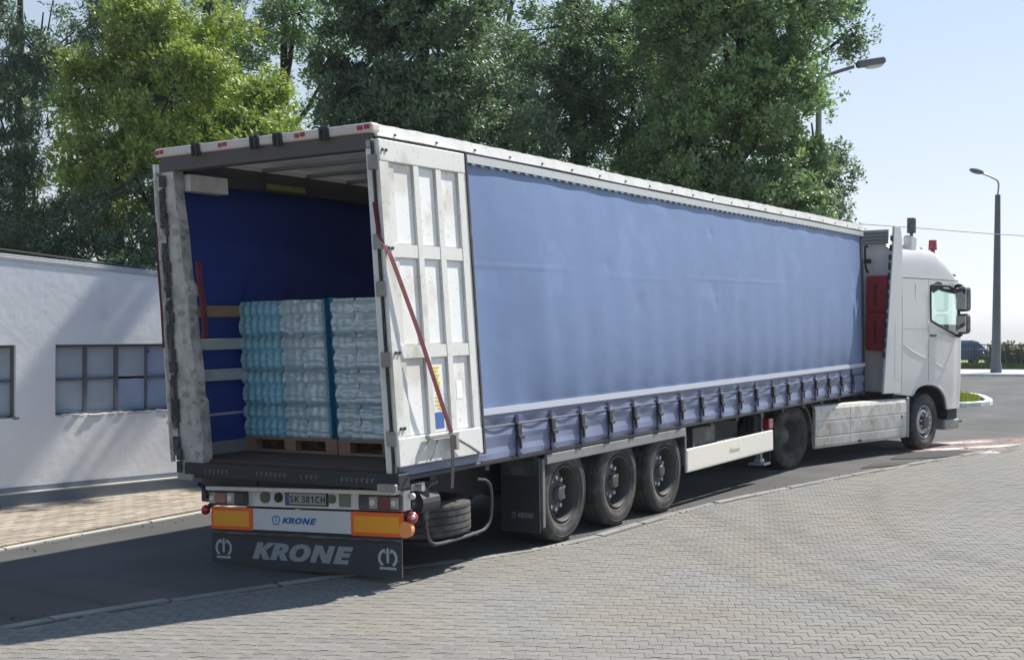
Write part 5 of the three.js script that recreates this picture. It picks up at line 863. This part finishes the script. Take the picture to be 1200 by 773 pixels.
  { const w = []; for (const [s, ww] of [[16.80, 1.02], [16.86, 1.06], [16.93, 1.04], [16.99, 0.98]]) for (let k = 0; k <= 10; k++) w.push([s, (k / 10 * 2 - 1) * ww]); const pp = [], id = []; w.forEach(([s, x]) => pp.push(x, interp(ROOF, s) - 0.012, sz(s - 0.02 * Math.pow(Math.abs(x), 2)))); for (let r = 0; r < 3; r++) for (let k = 0; k < 10; k++) { const a = r * 11 + k; id.push(a, a + 1, a + 11, a + 1, a + 12, a + 11); } const g = new THREE.BufferGeometry(); g.setAttribute('position', new THREE.Float32BufferAttribute(pp, 3)); g.setIndex(id); g.computeVertexNormals(); part(truck, 'windscreen', U(g), M.glass); }
  kp('sun_visor', (() => { const g = rb(2.2, 0.05, 0.26, 0, 3.23, -16.80, 0.02); return g; })(), std({ color: col(0.20, 0.21, 0.22), roughness: 0.5 }));
  kp('roof_antenna', tube([V(1.08, 3.08, -16.68), V(1.09, 3.24, -16.67), V(1.09, 3.30, -16.665)], 0.02, 8, 6), M.plasticBlack);
  // wheel arch lip and crease lines of the door
  const arch = SILL.filter(p => p[0] > 14.9 && p[0] < 16.4); 
  for (const sd of [1, -1]) {
    kp('arch_lip', tube(arch.map(([s, y]) => V(sd * (hw(s) - 0.018), y + 0.012, -s)), 0.026, 60, 8), M.cab);
    kp('arch_liner', tube(arch.map(([s, y]) => V(sd * (hw(s) - 0.06), y - 0.005, -s)), 0.03, 40, 8), M.dark);
    kp('door_crease', tube([V(sd * 1.236, 1.93, -14.56), V(sd * 1.238, 1.80, -14.9), V(sd * 1.236, 1.62, -15.6), V(sd * 1.233, 1.46, -16.2), V(sd * 1.20, 1.33, -16.7)], 0.016, 50, 6), M.cab);
    kp('door_crease', tube([V(sd * 1.228, 1.30, -15.02), V(sd * 1.231, 1.40, -15.22), V(sd * 1.232, 1.46, -15.5), V(sd * 1.226, 1.40, -16.0), V(sd * 1.19, 1.25, -16.65)], 0.014, 50, 6), M.cab);
    kp('locker_seam', [B(sd > 0 ? 1.231 : -1.245, sd > 0 ? 1.245 : -1.231, 2.196, 2.204, 14.56, 15.5), B(sd > 0 ? 1.229 : -1.243, sd > 0 ? 1.243 : -1.229, 1.50, 1.507, 14.56, 15.2), B(sd > 0 ? 1.229 : -1.238, sd > 0 ? 1.238 : -1.229, 2.21, 3.0, 15.0, 15.006)], M.greySteel);
    kp('door_handle', RB(sd > 0 ? 1.236 : -1.266, sd > 0 ? 1.266 : -1.236, 2.06, 2.11, 15.58, 15.80, 0.012), M.plasticBlack);
  }
  kp('lower_step', [RB(0.80, 1.14, 0.46, 0.695, 16.52, 16.93, 0.02), RB(-1.14, -0.80, 0.46, 0.695, 16.52, 16.93, 0.02)], M.dark);
  kp('front_bumper', [RB(-1.16, 1.16, 0.30, 0.50, 16.40, 17.0, 0.05), RB(-1.05, 1.05, 0.46, 1.25, 16.94, 17.055, 0.03)], M.greySteel);
  for (const s of [1, -1]) kp('fog_step', [B(s * 1.0 - 0.15, s * 1.0 + 0.15, 0.42, 0.45, 16.95, 17.13)], M.dark);
  // slatted back of the roof fairing
  kp('spoiler_back', [B(-1.12, 1.12, 3.70, 3.95, 14.20, 14.215), ...[0, 1, 2, 3].map(i => RB(-1.12, 1.12, 3.71 + i * 0.062, 3.745 + i * 0.062, 14.17, 14.20, 0.01))], M.greySteel);
  // side deflectors
  for (const sd of [1, -1]) {
    const dp = [[14.235, 4.0], [14.235, 3.94], [14.49, 3.72], [14.497, 1.07], [13.86, 1.08], [13.93, 1.8], [14.08, 2.9]];
    const g = new THREE.ExtrudeGeometry(shapeOf([[14.2, 4.0], [14.42, 4.0], [14.497, 3.72], [14.497, 1.07], [13.86, 1.08]]), { depth: 0.03, bevelEnabled: true, bevelThickness: 0.008, bevelSize: 0.008, bevelOffset: -0.008, bevelSegments: 2 }); g.rotateY(Math.PI / 2); g.translate(sd > 0 ? 1.205 : -1.235, 0, 0);
    const df = part(truck, 'side_deflector', U(shift(g)), M.cab, sd > 0 ? { label: 'bright white side deflector behind the cab' } : {});
    const rubs = []; for (let i = 0; i < 13; i++) { const y = 1.7 + i * 0.17, s = 14.2 - (4.0 - y) / 2.92 * 0.34; rubs.push(RB(sd > 0 ? 1.19 : -1.225, sd > 0 ? 1.225 : -1.19, y, y + rr(0.09, 0.15), s - 0.035 - rr(0, 0.012), s + 0.01, 0.008)); }
    kp('edge_rubber', rubs, M.dark, {}, df);
  }
  // red panels and air lines on the back of the cab
  for (const [y0, y1] of [[1.82, 2.476], [2.482, 3.14]]) { const r = kp('red_panel', RB(0.74, 1.16, y0, y1, 14.12, 14.24, 0.03), M.red); kp('handle_slot', RB(0.90, 0.955, (y0 + y1) / 2 - 0.2, (y0 + y1) / 2 + 0.2, 14.112, 14.13, 0.006), std({ color: col(0.11, 0.012, 0.018), roughness: 0.7 }), {}, r); }
  kp('grab_rail', [tube([V(0.72, 3.66, -14.2), V(0.72, 3.64, -14.12), V(0.74, 3.3, -14.11), V(0.74, 3.2, -14.2)], 0.02, 14, 8), RB(0.70, 0.80, 3.36, 3.44, 14.1, 14.2, 0.01)], M.dark);
  for (const [k, c] of [[0, M.red], [1, M.dark], [2, M.dark]]) kp('air_line', tube([V(0.1 + k * 0.1, 1.5, -14.2), V(0.1 + k * 0.1, 1.15, -13.95), V(0.1 + k * 0.12, 1.25, -13.75), V(0.12 + k * 0.1, 1.5, -13.62)], 0.014, 24, 6), c);
  kp('roof_horn', [RB(1.03, 1.17, 3.93, 4.21, 15.05, 15.15, 0.02), cyl(0.03, 0.03, 0.1, 1.1, 3.91, -15.1, 'y', 8)], M.plasticBlack);
  kp('horn_mount', [RB(1.0, 1.16, 3.55, 3.89, 14.95, 15.22, 0.05)], M.cab);
  kp('roof_marker', [rb(0.05, 0.06, 0.08, 1.08, 3.66, -15.5, 0.02)], M.dark);
  kp('beacon_lamp', [cyl(0.07, 0.08, 0.18, 1.08, 3.76, -15.98, 'y', 16), cyl(0.04, 0.05, 0.2, 1.08, 3.6, -15.98, 'y', 10)], M.lampRed);
  // chassis, fifth wheel, tank skirts
  kp('chassis_rail', B(-0.5, -0.38, 0.62, 0.92, 10.5, 16.6), M.darkSteel); kp('chassis_rail', B(0.38, 0.5, 0.62, 0.92, 10.5, 16.6), M.darkSteel);
  kp('fifth_wheel', [cyl(0.48, 0.48, 0.05, 0, 0.99, -11.9, 'y', 28), B(-0.4, 0.4, 0.88, 0.965, 11.6, 12.2)], M.dark);
  kp('deck_plate', [B(-0.6, 0.6, 0.93, 0.95, 12.8, 14.2)], M.darkSteel);
  kp('engine_block', [RB(-0.45, 0.45, 0.55, 1.22, 14.6, 16.7, 0.05)], M.dark);
  for (const sd of [1, -1]) {
    const prof = [[0, 0.27], [0.035, 0.275], [0.05, 0.32], [0.052, 0.44], [0.044, 0.455], [0.052, 0.475], [0.056, 0.69], [0.044, 0.705], [0.056, 0.72], [0.052, 0.90], [0.03, 0.955], [-0.02, 0.975], [-0.02, 0.95], [0.0, 0.92]];
    const piece = (s0, s1) => { const g = new THREE.ExtrudeGeometry(shapeOf(prof.map(([x, y]) => [sd * x, y])), { depth: s1 - s0, bevelEnabled: false }); g.translate(sd * 1.19, 0, -s1); return g; };
    kp('side_skirt', piece(11.62, 12.72), M.skirt); kp('side_skirt', piece(12.732, 14.70), M.skirt);
    kp('skirt_end', [RB(sd > 0 ? 1.185 : -1.245, sd > 0 ? 1.245 : -1.185, 0.27, 0.985, 14.705, 14.81, 0.02)], M.greySteel);
    kp('fuel_tank', [RB(sd > 0 ? 0.62 : -1.16, sd > 0 ? 1.16 : -0.62, 0.32, 0.9, 11.8, 14.6, 0.1)], M.greySteel);
    kp('skirt_catch', [RB(sd > 0 ? 1.24 : -1.252, sd > 0 ? 1.252 : -1.24, 0.62, 0.68, 14.50, 14.54, 0.004), RB(sd > 0 ? 1.24 : -1.252, sd > 0 ? 1.252 : -1.24, 0.30, 0.34, 13.0, 13.1, 0.004)], M.dark);
    // rear mudguard in two arcs
    const arc = []; for (let i = 0; i <= 20; i++) { const a = -0.15 + i / 20 * 2.2; arc.push([a, i]); }
    const gd = []; for (let i = 0; i < 20; i++) { const a0 = -0.25 + i / 20 * 1.8, a1 = -0.25 + (i + 1) / 20 * 1.8, R0 = 0.565, R1 = 0.59, f = (a, R) => [10.971 + R * Math.cos(a), 0.51 + R * Math.sin(a)]; const q = [f(a0, R0), f(a1, R0), f(a1, R1), f(a0, R1)]; const g = new THREE.ExtrudeGeometry(shapeOf(q), { depth: 0.62, bevelEnabled: false }); g.rotateY(Math.PI / 2); g.translate(sd > 0 ? 0.61 : -1.23, 0, 0); gd.push(g); }
    kp('rear_mudguard', gd, M.plasticBlack);
  }
  const driveHub = std({ map: T.dirtyWhite, color: col(0.2, 0.2, 0.2), roughness: 0.6, metalness: 0.4 });
  const truckWheel = (s, side, dual) => {
    const w = new THREE.Group(); w.name = numbered('wheel'); w.position.set(side * (1.215 - 0.155), 0.51, sz(s)); if (side < 0) w.rotation.y = Math.PI; truck.add(w); w.rotation.x = rr(0, 6);
    part(w, 'tyre', tyreGeo(0.51, 0.31), M.rubber);
    if (dual) {
      part(w, 'rim', lathe([[0.296, 0.13], [0.286, 0.135], [0.276, 0.11], [0.262, -0.02], [0.235, -0.10], [0.17, -0.135], [0.14, -0.14]]), std({ map: T.dirtyWhite, color: col(0.2, 0.2, 0.2), roughness: 0.6, metalness: 0.3 }));
      part(w, 'hub', lathe([[0.14, -0.14], [0.138, 0.0], [0.11, 0.03], [0.07, 0.045], [0, 0.05]]), driveHub);
      for (let i = 0; i < 10; i++) { const a = i * Math.PI / 5, g = cyl(0.017, 0.019, 0.045, 0, 0, 0, 'x', 6); g.translate(-0.115, 0.168 * Math.cos(a), 0.168 * Math.sin(a)); part(w, 'wheel_nut', U(g), driveHub); }
    } else {
      part(w, 'rim', lathe([[0.296, 0.13], [0.286, 0.135], [0.276, 0.10], [0.262, 0.045], [0.235, 0.05], [0.215, 0.105], [0.175, 0.115], [0.145, 0.11], [0.14, 0.09]]), M.rimAlu);
      part(w, 'well', lathe([[0.285, 0.118], [0.262, 0.05], [0.24, 0.055]]), M.rimDark);
      part(w, 'hub', lathe([[0.14, 0.09], [0.13, 0.15], [0.10, 0.175], [0.0, 0.18]]), M.rimDark);
      for (let i = 0; i < 10; i++) { const a = i * Math.PI / 5, g = cyl(0.018, 0.021, 0.05, 0, 0, 0, 'x', 6); g.translate(0.135, 0.168 * Math.cos(a), 0.168 * Math.sin(a)); part(w, 'wheel_nut', U(g), M.nut); const h = cyl(0.02, 0.02, 0.012, 0, 0, 0, 'x', 10); h.translate(0.085, 0.228 * Math.cos(a + 0.3), 0.228 * Math.sin(a + 0.3)); part(w, 'hand_hole', U(h), M.dark); }
    }
  };
  for (const sd of [1, -1]) { truckWheel(10.971, sd, true); truckWheel(15.49, sd, false); const w = new THREE.Group(); w.name = numbered('wheel'); w.position.set(sd * 0.72, 0.51, sz(10.971)); truck.add(w); part(w, 'tyre', tyreGeo(0.51, 0.31), M.rubber); part(w, 'rim', cyl(0.29, 0.29, 0.22, 0, 0, 0, 'x', 24), M.rimDark); }
  kp('axle', cyl(0.09, 0.09, 1.7, 0, 0.51, -10.971, 'x', 14), M.darkSteel); kp('axle', cyl(0.06, 0.06, 1.9, 0, 0.51, -15.49, 'x', 14), M.darkSteel);
  kp('mud_flap', [bx(0.55, 0.5, 0.012, 0.93, 0.42, -10.36), bx(0.55, 0.5, 0.012, -0.93, 0.42, -10.36)], M.plasticBlack);
}


scene.fog = new THREE.FogExp2(0xe6eefa, 0.0004);
renderer.render(scene, camera);
